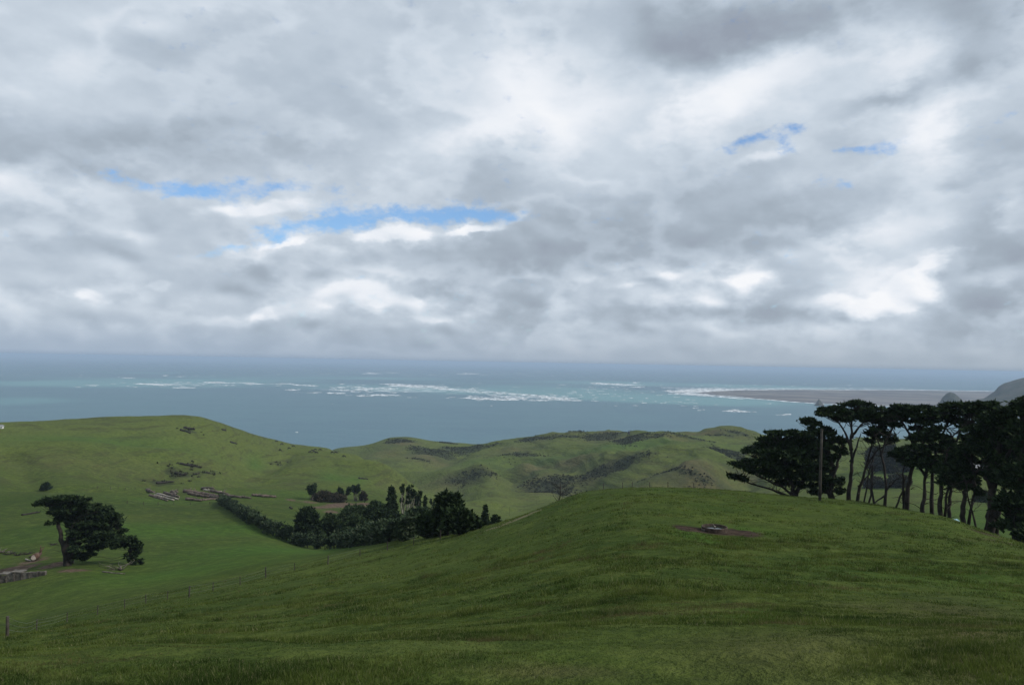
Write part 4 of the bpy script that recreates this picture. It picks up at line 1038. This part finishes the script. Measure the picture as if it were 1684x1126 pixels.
# felled trees heaped above the bare soil
G_ = 'felled trees heaped on the valley side'
for lab, px, py, w, h, st in [('felled tree with upswept dark tips, leftmost of the brush heap', 514, 823, 26, 24, 2), ('flattened brown felled tree next to the leftmost one', 530, 824, 34, 15, 1), ('low brown felled tree in the middle of the brush heap', 550, 825, 34, 12, 1),
                              ('felled tree with a thin standing tip right of the middle of the heap', 566, 824, 24, 20, 2), ('tallest dark felled tree near the right end of the brush heap', 586, 824, 22, 26, 3), ('small felled tree closing the right end of the brush heap', 597, 824, 14, 16, 2)]:
    round_tree('felled_tree', lab, px, py, w, h, G_, dry_leaf if h < 20 else cyp_leaf, shape='low' if h < 20 else 'gum', stems=st + 2, barkm=deadwood, size=.6, dens=9, cat='felled tree', bare=.02, cname='branches')

# far copse and field hedges seen between the trunks
G_ = 'distant dark trees seen between the cypress trunks'
for lab, px, py, w, h in [('distant dark tree left in the far copse behind the trunks', 1440, 775, 30, 34), ('distant dark tree in the middle of the far copse behind the trunks', 1462, 778, 34, 40), ('distant dark tree right in the far copse behind the trunks', 1488, 776, 30, 34),
                          ('distant low dark tree on the far field edge behind the twisted cypress', 1478, 800, 40, 14), ('distant low dark tree on the far field edge, left end', 1440, 802, 34, 12), ('distant dark tree beside the far house', 1580, 782, 26, 26), ('distant low dark tree below the far house', 1618, 826, 30, 14)]:
    round_tree('tree', lab, px, py, w, h, G_, scrub_leaf if px < 1500 else bush_leaf, shape='low' if h < 20 else 'round', size=1.4, dens=14, bare=.02)

# ------------------------------------------------------------------ logs
def log_thing(x1, y1, x2, y2, rpx, label, mat=logwood, group='cut logs lying on the valley side', name='log', lift=0.0, cut=True):
    a, d1 = ground_hit(x1, y1); b, d2 = ground_hit(x2, y2)
    d = (d1 + d2) / 2; want = abs(x2 - x1) * d / F * 1.15 + .5
    ab = b - a
    if ab.length > want * 1.6: b = a + ab * (want * 1.6 / ab.length)
    r = rpx * 1.2 * d / F
    a.z = zg(a.x, a.y) + r * .75 + lift; b.z = zg(b.x, b.y) + r * .75 + lift
    root = thing(name, label, 'log', a, group)
    o = a.copy(); mb = MB(); L = (b - a).length
    pts = [a.lerp(b, i / 7) + Vector((random.uniform(-1, 1), random.uniform(-1, 1), random.uniform(-.6, .8))) * r * .45 for i in range(8)]
    mb.tube(pts, [r * (1.15 - .45 * i / 7) * random.uniform(.9, 1.1) for i in range(8)], 8, .08)
    for _ in range(3):
        p = random.choice(pts[1:]); mb.limb(p, p + Vector((random.uniform(-1, 1), random.uniform(-1, 1), random.uniform(.5, 1.4))) * r * 2.0, r * .3, r * .12, seg=2, k=4)
    mb.build('trunk', mat, root, True, origin=o)
    if cut:
        e = MB(); dr = (a - b).normalized(); e.tube([pts[0] + dr * .02, pts[0] + dr * .10], [r * 1.02, r * .98], 8); e.build('cut_end', palelog, root, origin=o)
    return root
LG = [(242, 807, 263, 810, 1.9, 'dark short log at the top left corner of the log pile', 0), (246, 816, 267, 822, 1.5, 'dark log along the lower left edge of the log pile', 0), (254, 816, 286, 824, 1.2, 'pale straight log, lower of the two pale ones at the left', 1),
      (259, 813, 294, 823, 1.2, 'pale straight log, upper of the two pale ones at the left', 1), (256, 819, 276, 825, 1.1, 'short grey log lowest at the left front of the pile', 0), (271, 812, 303, 821, 1.6, 'dark red-brown log lying above the pale pair', 0),
      (281, 810, 298, 818, 2.0, 'thick short brown log at the top of the left half', 0), (288, 809, 306, 818, 1.7, 'brown log leaning right, just before the pale root end', 0), (303, 810, 338, 814, 2.4, 'long thick dark log in the middle of the pile, upper one', 0),
      (310, 813, 343, 819, 1.9, 'dark log directly below the long thick one', 0), (304, 809, 310, 823, 1.3, 'pale bent root log standing out at the middle of the pile', 1), (307, 822, 332, 824.5, 1.7, 'dark log at the lower middle front of the pile', 0),
      (333, 803.5, 364, 806, 1.6, 'thin dark log highest in the pile at the right', 0), (336, 807, 364, 810, 1.3, 'pale log under the highest dark one', 1), (346, 809, 375, 814, 1.8, 'dark log at the upper right end of the pile', 0),
      (338, 814, 367, 819, 1.8, 'brown log at the right centre of the pile', 0), (344, 818, 366, 821, 1.6, 'brown log in the lower right of the pile', 0), (330, 824, 358, 821, 1.2, 'thin dark log tilting up towards the hedge end', 0),
      (367, 816, 396, 819, 1.7, 'brown log lying right of the hedge top', 0), (390, 818, 412, 820, 1.4, 'dark thin log second right of the hedge top', 0), (415, 815.5, 434, 818, 1.7, 'dark log apart from the pile, left of the last one', 0), (430, 817, 453, 819, 1.7, 'dark log with a pale cut end, rightmost of all', 0)]
for x1, y1, x2, y2, r_, lab, pale in LG:
    log_thing(x1, y1, x2, y2, r_, lab, palelog if pale else logwood)
G_ = 'dead wood scattered over the left hill'
for x1, y1, x2, y2, r_, lab in [(302, 704, 320, 708, 1.5, 'dark fallen trunk near the top of the left hill, upper one'), (297, 709, 313, 714, 1.3, 'dark fallen trunk near the top of the left hill, lower one'), (365, 707, 372, 709, .9, 'tiny dark fallen trunk on the right shoulder of the left hill'),
                                (379, 729, 391, 731, 1.2, 'dark crossed branches below the right shoulder of the left hill'), (295, 763, 330, 770, 1.2, 'long dark fallen trunk across the middle of the left hill'), (288, 780, 307, 783, 1.4, 'dark fallen trunk beside the earth slip'),
                                (318, 781, 328, 779, 1.0, 'short dark branch right of the earth slip, nearer one'), (339, 778, 346, 779, .9, 'short dark branch right of the earth slip, farther one'), (257, 797, 285, 795, 1.1, 'dark branch lying in the furrow above the log pile'),
                                (36, 848, 65, 843, 1.1, 'lone dark log on the pasture left of the lone cypress'), (477, 835, 487, 842, 1.1, 'short dark log on the bright slope inside the hedge'), (590, 787, 606, 790, 1.0, 'short dark log on the bright green rise above the brush heap')]:
    log_thing(x1, y1, x2, y2, r_, lab, bark, G_, 'dead_log', cut=False)

# uprooted bough and debris beside the lone cypress
def debris(name, label, px, py, n_, L, mat, group=None, r=.07, up_=.5):
    b, d = ground_hit(px, py); root = thing(name, label, 'fallen branch' if 'branch' in name else 'debris', b, group)
    for nm, m_, k_ in (('bough', mat, n_), ('twigs', bark, n_)):
        mb = MB()
        for _ in range(k_):
            a = random.uniform(0, 6.28); l_ = L * random.uniform(.4, 1)
            s_ = Vector((random.uniform(-.3, .3) * L, random.uniform(-.3, .3) * L, .05))
            q = mb.limb(s_, s_ + Vector((math.cos(a) * l_, math.sin(a) * l_, random.uniform(0, up_) * l_)), r * (1 if nm == 'bough' else .5), r * .2, seg=4, jit=.06, k=5)
            for _ in range(2):
                p = random.choice(q[1:]); mb.limb(p, p + Vector((random.uniform(-.3, .3), random.uniform(-.3, .3), random.uniform(.1, .5))) * l_ * .6, r * .3, r * .1, seg=2, k=4)
        mb.build(nm, m_, root, True)
    return root
debris('fallen_branch', 'bleached uprooted bough with dark roots, lying right of the lone cypress', 192, 938, 9, 2.6, deadwood, r=.09, up_=.7)
G_ = 'broken branches strewn on the grass left of the lone cypress'
for lab, px, py, L, m_ in [('dark broken branches at the far left edge of the pasture', 6, 909, 1.8, deadwood), ('dark broken branch second from the left edge', 16, 911, 1.4, bark), ('dark upright clump of broken branches', 28, 913, 1.4, bark),
                           ('dark broken branch pointing up to the right', 45, 912, 1.3, bark), ('small dark broken branches nearest the reddish stump', 53, 917, 1.0, bark), ('small dark pile of dead branches on open grass behind the lone cypress', 85, 896, 1.3, bark)]:
    debris('broken_branches', lab, px, py, 6, L, m_, G_, r=.12)
log_thing(58, 923, 76, 906, 3.0, 'broken reddish stump with a pale split end, propped beside the old wall', simple('red_rotten_wood', (.055, .030, .022), (.11, .070, .050), 2, .9), None, 'tree_stump', lift=.35)
log_thing(42, 921, 53, 923, .8, 'short pale plank on the soil left of the reddish stump', palelog, None, 'plank', cut=False)
log_thing(168, 941, 205, 944, .8, 'thin pale stick lying under the uprooted bough', deadwood, None, 'dead_stick', cut=False)

# old concrete wall
conc = simple('old_concrete', (.07, .065, .055), (.17, .155, .135), 1.4, .9, bd=.05)
conc_d = simple('stained_concrete', (.055, .050, .044), (.13, .115, .10), 1.6, .9, bd=.05)
wa_, wd_ = ground_hit(-40, 962); wb_, _ = ground_hit(74, 946)
wr = thing('retaining_wall', 'old low concrete wall of blocks and posts at the left edge', 'wall', wa_)
wv = wb_ - wa_; wl = math.hypot(wv.x, wv.y); wz = math.atan2(wv.y, wv.x)
nb_ = 9
for i in range(nb_):
    t = (i + .5) / nb_; p = wa_.lerp(wb_, t); gz_ = zg(p.x, p.y)
    mb = MB(); hh = (1.55, 1.5, 1.6, 1.45, 1.55, 1.5, 1.35, 1.2, 1.0)[i]
    mb.box(Vector((p.x, p.y, gz_ + hh / 2 - .3)) - wa_, wl / nb_ * (.74 if i % 2 else .70), .35, hh, wz); mb.build('block', conc if i in (2, 4, 6, 1) else conc_d, wr)
    q = wa_.lerp(wb_, (i + 1) / nb_); mb = MB()
    mb.box(Vector((q.x, q.y, zg(q.x, q.y) + hh / 2 - .35)) - wa_, wl / nb_ * .2, .55, hh, wz + .02); mb.build('post', conc_d, wr)
for i in range(4):
    t = (i + .5) / 6; p = wa_.lerp(wb_, t); mb = MB()
    mb.box(Vector((p.x, p.y + .55, zg(p.x, p.y) + 1.36 + .015 * i)) - wa_, wl / 6 * 1.02, 1.5, .14, wz + .01 * i); mb.build('coping_slab', conc, wr)

# ------------------------------------------------------------------ fences
wire = material('fence_wire', lambda t, bs, out: (setc(t, bs, (.18, .18, .17)), setattr(bs.inputs['Roughness'], 'default_value', .5), setattr(bs.inputs['Metallic'], 'default_value', .8)))
def fence(label, posts, wires=True, r=.045, hmul=1.0):
    root = None; tops = []
    for q in posts:
        px, py, hpx = q[:3]
        if len(q) > 3: p = onground(px, q[3]); d = q[3]
        else: p, d = ground_hit(px, py)
        h = max(.9, hpx * d / F * hmul)
        if root is None: root = thing('fence', label, 'fence', p); o = p.copy()
        mb = MB(); lean = Vector((random.uniform(-.05, .05) * h, random.uniform(-.05, .05) * h, h))
        rr_ = r * (1.5 if hpx > 11 else 1.0)
        mb.tube([p + Vector((0, 0, -.4)) - o, p + lean * .5 - o, p + lean - o], [rr_ * 1.1, rr_, rr_ * .95], 7, .05); mb.build('post', postwood, root, False)
        tops.append((p - o, lean, h))
    if wires:
        for k_ in range(3):
            mb = MB()
            for (p, l, h), (p2, l2, h2) in zip(tops, tops[1:]):
                hk = min(h, 1.1) * (.35 + .3 * k_); hk2 = min(h2, 1.1) * (.35 + .3 * k_)
                mb.limb(p + l * (hk / h), p2 + l2 * (hk2 / h2), .006, .006, sag=-.008, seg=4, k=3)
            mb.build('wire', wire, root)
    return root
fence('post and wire fence climbing the near slope from the lower left to the brow',
      [(12, 1046, 16), (60, 1036, 8), (110, 1022, 9), (160, 1010, 9), (205, 1000, 8), (240, 992, 9), (275, 986, 8), (311, 982, 17), (350, 972, 8), (395, 962, 8), (437, 950, 17), (484, 938, 8), (539, 928, 14), (592, 914, 8), (637, 905, 14),
       (680, 896, 8), (724, 886, 14), (750, 880, 7), (791, 867, 12), (815, 860, 7), (838, 848, 14), (862, 838, 7), (882, 830, 9), (905, 821, 7), (930, 814, 6), (957, 808, 8), (992, 800, 6, 96), (1023, 797, 6, 97), (1039, 797, 6, 96), (1068, 797, 6, 98), (1098, 798, 6, 97), (1140, 800, 6, 99)])
fence('short row of low dark posts on the valley floor below the log pile', [(209, 829, 4.5), (236, 830, 4.5), (260, 830.5, 5), (286, 830, 4), (313, 830, 4), (345, 829, 4)], True, .09)
fence('faint line of small posts on the grass above the lone cypress', [(160, 806, 3.5), (182, 805, 4), (194, 805, 4), (206, 805, 3.5), (222, 805, 3)], True, .09)
fence('distant row of posts on the flat beyond the valley', [(778, 768, 3.5), (790, 768, 3.5), (805, 767, 4), (822, 767, 3.5)], True, .16)
pp, pd_ = ground_hit(662, 890)
mb = MB(); mb.tube([pp + Vector((0, 0, -.4)), pp + Vector((0, 0, 1.6))], [.12, .11], 7); mb.build('gate_post', pale_bark, label='pale wooden post at the right end of the hedge', cat='post')
# power pole
pb = onground(1348, 82.5); mb = MB(); hp_ = (822 - 706) * 82.5 / F * .92
mb.tube([pb + Vector((0, 0, -.6)) - pb, Vector((.03, 0, hp_ * .3)), Vector((.10, 0, hp_ * .7)), Vector((.16, 0, hp_))], [.15, .14, .125, .11], 10)
pr = thing('wooden_pole', 'tall plain weathered wooden pole standing before the leftmost cypresses', 'pole', pb)
mb.build('shaft', simple('weathered_pole', (.032, .030, .026), (.065, .059, .051), 2, .85), pr, True)
mb = MB(); mb.tube([Vector((.161, 0, hp_ - .01)), Vector((.162, 0, hp_ + .05))], [.15, .12], 10); mb.build('cap', postwood, pr)
mb = MB(); mb.box((.10, -.16, hp_ * .55), .10, .05, .9); mb.build('conduit', postwood, pr)

# ------------------------------------------------------------------ water trough
tz = zg(*TR); ro, ri, hw = .86, .78, .36
tz -= .04
tr = thing('water_trough', 'round concrete stock trough full of water in trodden brown mud', 'water trough', (TR[0], TR[1], tz))
mb = MB(); N_ = 48
prof = [(ro, -.35), (ro + .005, hw * .5), (ro, hw - .02), (ro - .02, hw), (ri + .02, hw), (ri, hw - .02), (ri - .01, hw * .5), (ri - .02, -.02)]
for j in range(N_):
    a = 2 * math.pi * j / N_
    for r, z in prof: mb.v.append(Vector((math.cos(a) * r, math.sin(a) * r, z)))
for j in range(N_):
    for i in range(len(prof) - 1):
        a0 = j * len(prof) + i; b0 = ((j + 1) % N_) * len(prof) + i
        mb.f.append((a0, b0, b0 + 1, a0 + 1))
mb.n = len(mb.v); mb.build('ring', simple('mud_splashed_concrete', (.035, .027, .021), (.080, .058, .045), 5, .9, bd=.01), tr)
wm = material('trough_water', lambda t, bs, out: (setc(t, bs, (.02, .025, .02)), setattr(bs.inputs['Roughness'], 'default_value', .04), setattr(bs.inputs['Specular IOR Level'], 'default_value', .8)))
mb = MB(); mb.v = [Vector((math.cos(2 * math.pi * j / 48) * (ri - .012), math.sin(2 * math.pi * j / 48) * (ri - .012), hw - .13)) for j in range(48)]; mb.f = [tuple(range(48))]; mb.build('water', wm, tr)
mb = MB(); mb.tube([(.10, .3, hw - .12), (.10, .3, hw - .06)], [.05, .07], 10); mb.tube([(.10, .32, hw - .05), (.10, .7, hw - .02)], [.012, .012], 6); mb.build('float_valve', palelog, tr)
mb = MB(); mb.box((-.84, -.40, .06), .16, .30, .34, .4); mb.build('pipe_box', postwood, tr)

# ------------------------------------------------------------------ far buildings and marker
def house(name, label, px, py, wpx, hpx, rz, wallm, roofm, trimm, group=None, d=None):
    if d: b = onground(px, d)
    else: b, d = ground_hit(px, py)
    m = d / F; w = wpx * m; h = hpx * m; dep = w * .6
    root = thing(name, label, name.split('_')[-1], b, group, rz)
    eh = h * .55
    mb = MB(); mb.box((0, 0, eh / 2 - .4), w, dep, eh + .8); mb.build('wall', wallm, root)
    mb = MB(); o_ = .5
    mb.v = [Vector(q) for q in ((-w / 2 - o_, -dep / 2 - o_, eh), (w / 2 + o_, -dep / 2 - o_, eh), (w / 2 + o_, dep / 2 + o_, eh), (-w / 2 - o_, dep / 2 + o_, eh), (-w * .30, 0, h), (w * .30, 0, h),
                                 (-w / 2 - o_, -dep / 2 - o_, eh + .12), (w / 2 + o_, -dep / 2 - o_, eh + .12), (w / 2 + o_, dep / 2 + o_, eh + .12), (-w / 2 - o_, dep / 2 + o_, eh + .12))]
    mb.f = [(3, 2, 1, 0), (6, 7, 5, 4), (7, 8, 5), (8, 9, 4, 5), (9, 6, 4), (0, 1, 7, 6), (1, 2, 8, 7), (2, 3, 9, 8), (3, 0, 6, 9)]; mb.n = 10
    mb.build('roof', roofm, root)
    mb = MB(); mb.box((0, -dep / 2 - o_ - .06, eh + .02), w + 1.0, .08, .45); mb.build('gutter', trimm, root)
    for x in (-.3, 0, .3):
        mb = MB(); mb.box((x * w, -dep / 2 - .02, eh * .5), w * .12, .08, eh * .4); mb.build('window', simple('window_glass', (.03, .04, .05), (.05, .06, .07), 1, .2), root)
    return root
wht = simple('white_paint', (.62, .62, .60), (.72, .72, .70), 1, .6); gry = simple('grey_roof', (.16, .17, .18), (.24, .25, .26), .6, .7); grw = simple('grey_boards', (.20, .20, .20), (.28, .28, .27), .6, .8)
G_ = 'distant houses behind the cypresses'
house('farm_house', 'distant grey-roofed house with a white gutter line, seen between the cypress trunks', 1607, 776, 30, 13, .05, grw, gry, wht, G_)
house('farm_house', 'smaller distant grey-roofed house right of the one with the white gutter', 1628, 777, 16, 13, -.4, grw, gry, grw, G_)
house('farm_shed', 'tiny pale shed on the ridge at the far left edge', 1, 705, 6, 5, .2, wht, gry, wht)
# pale blue drum lying by the trunks
db = onground(1566, 99); dr_ = thing('plastic_drum', 'small pale blue drum lying in the grass behind the cypress trunks', 'drum', db, None, .5)
blue = simple('pale_blue_plastic', (.25, .45, .55), (.35, .55, .64), 2, .4); mb = MB(); dr_z = .45
mb.tube([(-.9, 0, .5), (-.85, 0, .5), (-.3, 0, .5), (-.28, 0, .5), (.28, 0, .5), (.3, 0, .5), (.85, 0, .5), (.9, 0, .5)], [.36, .4, .4, .43, .43, .4, .4, .36], 16); mb.build('body', blue, dr_, True)
mb = MB(); mb.tube([(.9, 0, .70), (.98, 0, .70)], [.06, .06], 8); mb.build('bung', wht, dr_)
# marker on the coast ridge
mkb, mkd = ground_hit(1034, 716); mk = thing('beacon_tower', 'tiny dark square beacon standing on the far coastal ridge', 'beacon', mkb)
for sx in (-1, 1):
    for sy in (-1, 1):
        mb = MB(); mb.tube([(sx * 1.3, sy * 1.3, -1), (sx * 1.1, sy * 1.1, 4)], [.2, .15], 5); mb.build('leg', bark, mk)
mb = MB(); mb.box((0, 0, 3.4), 3.0, 3.0, 4.2); mb.build('panel', simple('dark_boards', (.03, .03, .028), (.06, .058, .05), 1, .9), mk)

# ------------------------------------------------------------------ cattle grazing far up the hill
def cow_mesh(name):
    v = [(.75, 0, 1.25), (.3, 0, 1.22), (-.3, 0, 1.20), (-.75, 0, 1.25), (1.05, 0, 1.2), (1.4, 0, .75), (1.6, 0, .42), (1.75, 0, .25), (-.9, 0, 1.2), (-1.02, 0, .9), (-1.03, 0, .5)]
    e = [(0, 1), (1, 2), (2, 3), (0, 4), (4, 5), (5, 6), (6, 7), (3, 8), (8, 9), (9, 10)]
    r = [.36, .42, .42, .36, .22, .16, .13, .08, .08, .035, .05]
    for s_ in (-1, 1):
        n_ = len(v); v += [(.68, s_ * .22, .85), (.70, s_ * .23, .45), (.68, s_ * .23, .03), (-.72, s_ * .22, .85), (-.85, s_ * .23, .48), (-.78, s_ * .23, .03)]
        r += [.13, .07, .06, .16, .075, .06]; e += [(0, n_), (n_, n_ + 1), (n_ + 1, n_ + 2), (3, n_ + 3), (n_ + 3, n_ + 4), (n_ + 4, n_ + 5)]
    me = bpy.data.meshes.new(name); me.from_pydata(v, e, []); me.update()
    return me, r
def cow(mat):
    me, r = cow_mesh('cow'); o = bpy.data.objects.new('cow', me); COL.objects.link(o); me.materials.append(mat)
    md = o.modifiers.new('skin', 'SKIN')
    for i, q in enumerate(me.skin_vertices[0].data): q.radius = (r[i], r[i]); q.use_root = (i == 1)
    sb_ = o.modifiers.new('sub', 'SUBSURF'); sb_.levels = 1; sb_.render_levels = 1
    return o
cowm = simple('black_hide', (.012, .011, .010), (.03, .027, .024), 1, .7)
c0_ = cow(cowm)
places = [(455, 728, 'cow highest on the slope at the left of the herd'), (463, 732, 'cow just below the highest one'), (476, 739, 'single cow between the left pair and the main bunch'), (482, 736, 'cow nearest the skyline left of the bunch'), (461, 742, 'cow lowest at the left of the herd'),
          (510, 746, 'lowest left cow of the tight bunch'), (513, 743, 'upper left cow of the tight bunch'), (516, 745, 'middle cow of the tight bunch'), (519, 742, 'upper right cow of the tight bunch'), (521, 746, 'lower right cow of the tight bunch'),
          (526, 742, 'cow just right of the tight bunch'), (547, 746, 'left cow of the close pair right of the bunch'), (552, 746, 'right cow of the close pair right of the bunch'), (566, 752, 'cow farthest right, near the edge of the hill')]
for i, (px, py, lab) in enumerate(places):
    o = c0_ if i == 0 else c0_.copy()
    if i: COL.objects.link(o)
    p, d = ground_hit(px, py); o.location = p; o.rotation_euler = (0, 0, random.choice([0.2, 3.0, .5, 3.5, 2.7])); s_ = 1.25; o.scale = (s_, s_, s_)
    tag(o, 'black ' + lab, 'cow', 'black cattle grazing high on the left hill')

# ------------------------------------------------------------------ scrub on the coastal hills
dist_ = np.hypot(PX, PY); aa_ = np.arctan2(PX, PY)
sel = np.nonzero((dist_ > 430) & (dist_ < 1400) & (np.abs(aa_) < .65) & (scrub + nz2 * .9 > .50))[0]
pick = RNG.choice(sel, 5200, p=(dist_[sel] ** 1.6) / (dist_[sel] ** 1.6).sum())
cc = V[pick] + np.c_[RNG.normal(size=(5200, 2)) * 4, np.zeros(5200)]
cc[:, 2] = height(cc[:, 0], cc[:, 1]) + .3
rr3 = RNG.uniform(.5, 1.5, 5200)[:, None] * np.array([[1.3, 1.3, .7]])
v, f = leaves(cc, rr3, np.full(5200, 12), .9, up=.7)
mesh_obj('coastal_scrub', v, f, scrub_leaf, kind='stuff')

# ------------------------------------------------------------------ grass
def grass_fn(t, bs, out):
    geo = t.node('ShaderNodeNewGeometry'); pos = geo.outputs['Position']; ri_ = E(geo.outputs['Random Per Island'])
    nmid = noise(pos, 0.12, 5, .6); nsm = noise(pos, 0.9, 5, .65)
    c = mixc(sstep(nmid * .5 + nsm * .5, .36, .62), (.048, .078, .016), (.105, .140, .030))
    c = mixc(sstep(noise(pos, .55, 5, .65), .56, .42) * .65, c, (.024, .044, .012))
    c = mixc(sstep(noise(pos, .45, 6, .7), .50, .64) * .5, c, (.12, .145, .038))
    c = mixc(sstep(ri_, .35, .0) * .35, c, (.020, .036, .010))
    c = mixc(sstep(ri_, .86, .97) * .7, c, (.22, .21, .11))
    c = mixc(sstep(noise(pos, .33, 5, .6), .56, .68) * .6, c, (.12, .095, .05))
    setc(t, bs, c); bs.inputs['Roughness'].default_value = .9; bs.inputs['Specular IOR Level'].default_value = .04
    tr_ = t.node('ShaderNodeBsdfTranslucent'); t.link(c, tr_.inputs['Color'])
    mx = t.node('ShaderNodeMixShader'); mx.inputs[0].default_value = .35
    t.link(bs.outputs[0], mx.inputs[1]); t.link(tr_.outputs[0], mx.inputs[2]); t.link(mx.outputs[0], out.inputs[0])
grassm = material('grass_blades', grass_fn)
def tufts(d0, d1, per_m2, blades, h0, wid, spread, clump=None):
    area = 1.32 * (d1 * d1 - d0 * d0) / 2; n_ = int(area * per_m2)
    d = np.sqrt(RNG.uniform(d0 * d0, d1 * d1, n_)); a = RNG.uniform(-.66, .66, n_)
    x, y = d * np.sin(a), d * np.cos(a)
    g1 = fbm(x / 2.4, y / 1.8, 4, 81); g2 = fbm(x / .7, y / .6, 2, 82)
    keep = RNG.random(n_) < np.clip(.7 + g1 * 1.6 + g2 * .6, .35, 1)
    if clump is not None: keep &= fbm(x / 1.1, y / .9, 3, 91) + .6 * fbm(x / 7, y / 5, 3, 92) > clump
    rr_ = np.hypot((x - TR[0]) * 0.7, y - TR[1]); keep &= rr_ > 2.1
    x, y, g1 = x[keep], y[keep], g1[keep]; n_ = len(x)
    z = height(x, y); hh = h0 * np.clip(.65 + g1 * 2.6,   .4, 1.7) * RNG.uniform(.7, 1.3, n_)
    X = np.repeat(np.stack([x, y, z], 1), blades, 0); Hh = np.repeat(hh, blades)
    m_ = len(X); th = RNG.uniform(0, 2 * np.pi, m_); rad = spread * RNG.random(m_) ** .7
    X = X + np.stack([np.cos(th) * rad, np.sin(th) * rad, np.full(m_, -.015)], 1)
    hb = Hh * RNG.uniform(.5, 1.2, m_); ln = hb * RNG.uniform(.15, .8, m_); t2 = RNG.uniform(0, 2 * np.pi, m_)
    w = wid * RNG.uniform(.6, 1.3, m_)
    ph = RNG.uniform(0, 2 * np.pi, m_)
    sx, sy = np.cos(ph) * w / 2, np.sin(ph) * w / 2
    b1 = X + np.stack([sx, sy, 0 * sx], 1); b2 = X - np.stack([sx, sy, 0 * sx], 1)
    tp = X + np.stack([np.cos(t2) * ln, np.sin(t2) * ln, hb], 1)
    return np.stack([b1, b2, tp], 1).reshape(-1, 3)
gv = np.concatenate([tufts(4.5, 12, 380, 11, .052, .009, .07), tufts(12, 24, 130, 9, .075, .016, .11), tufts(24, 50, 26, 8, .11, .028, .18), tufts(50, 100, 5.5, 7, .13, .055, .32), tufts(6, 13, 110, 14, .060, .009, .09, .12), tufts(13, 24, 80, 14, .11, .014, .13, .14), tufts(22, 60, 16, 12, .20, .028, .22, .16)])
print('grass verts', len(gv))
mesh_obj('grass', gv, np.arange(len(gv)).reshape(-1, 3), grassm, kind='stuff')
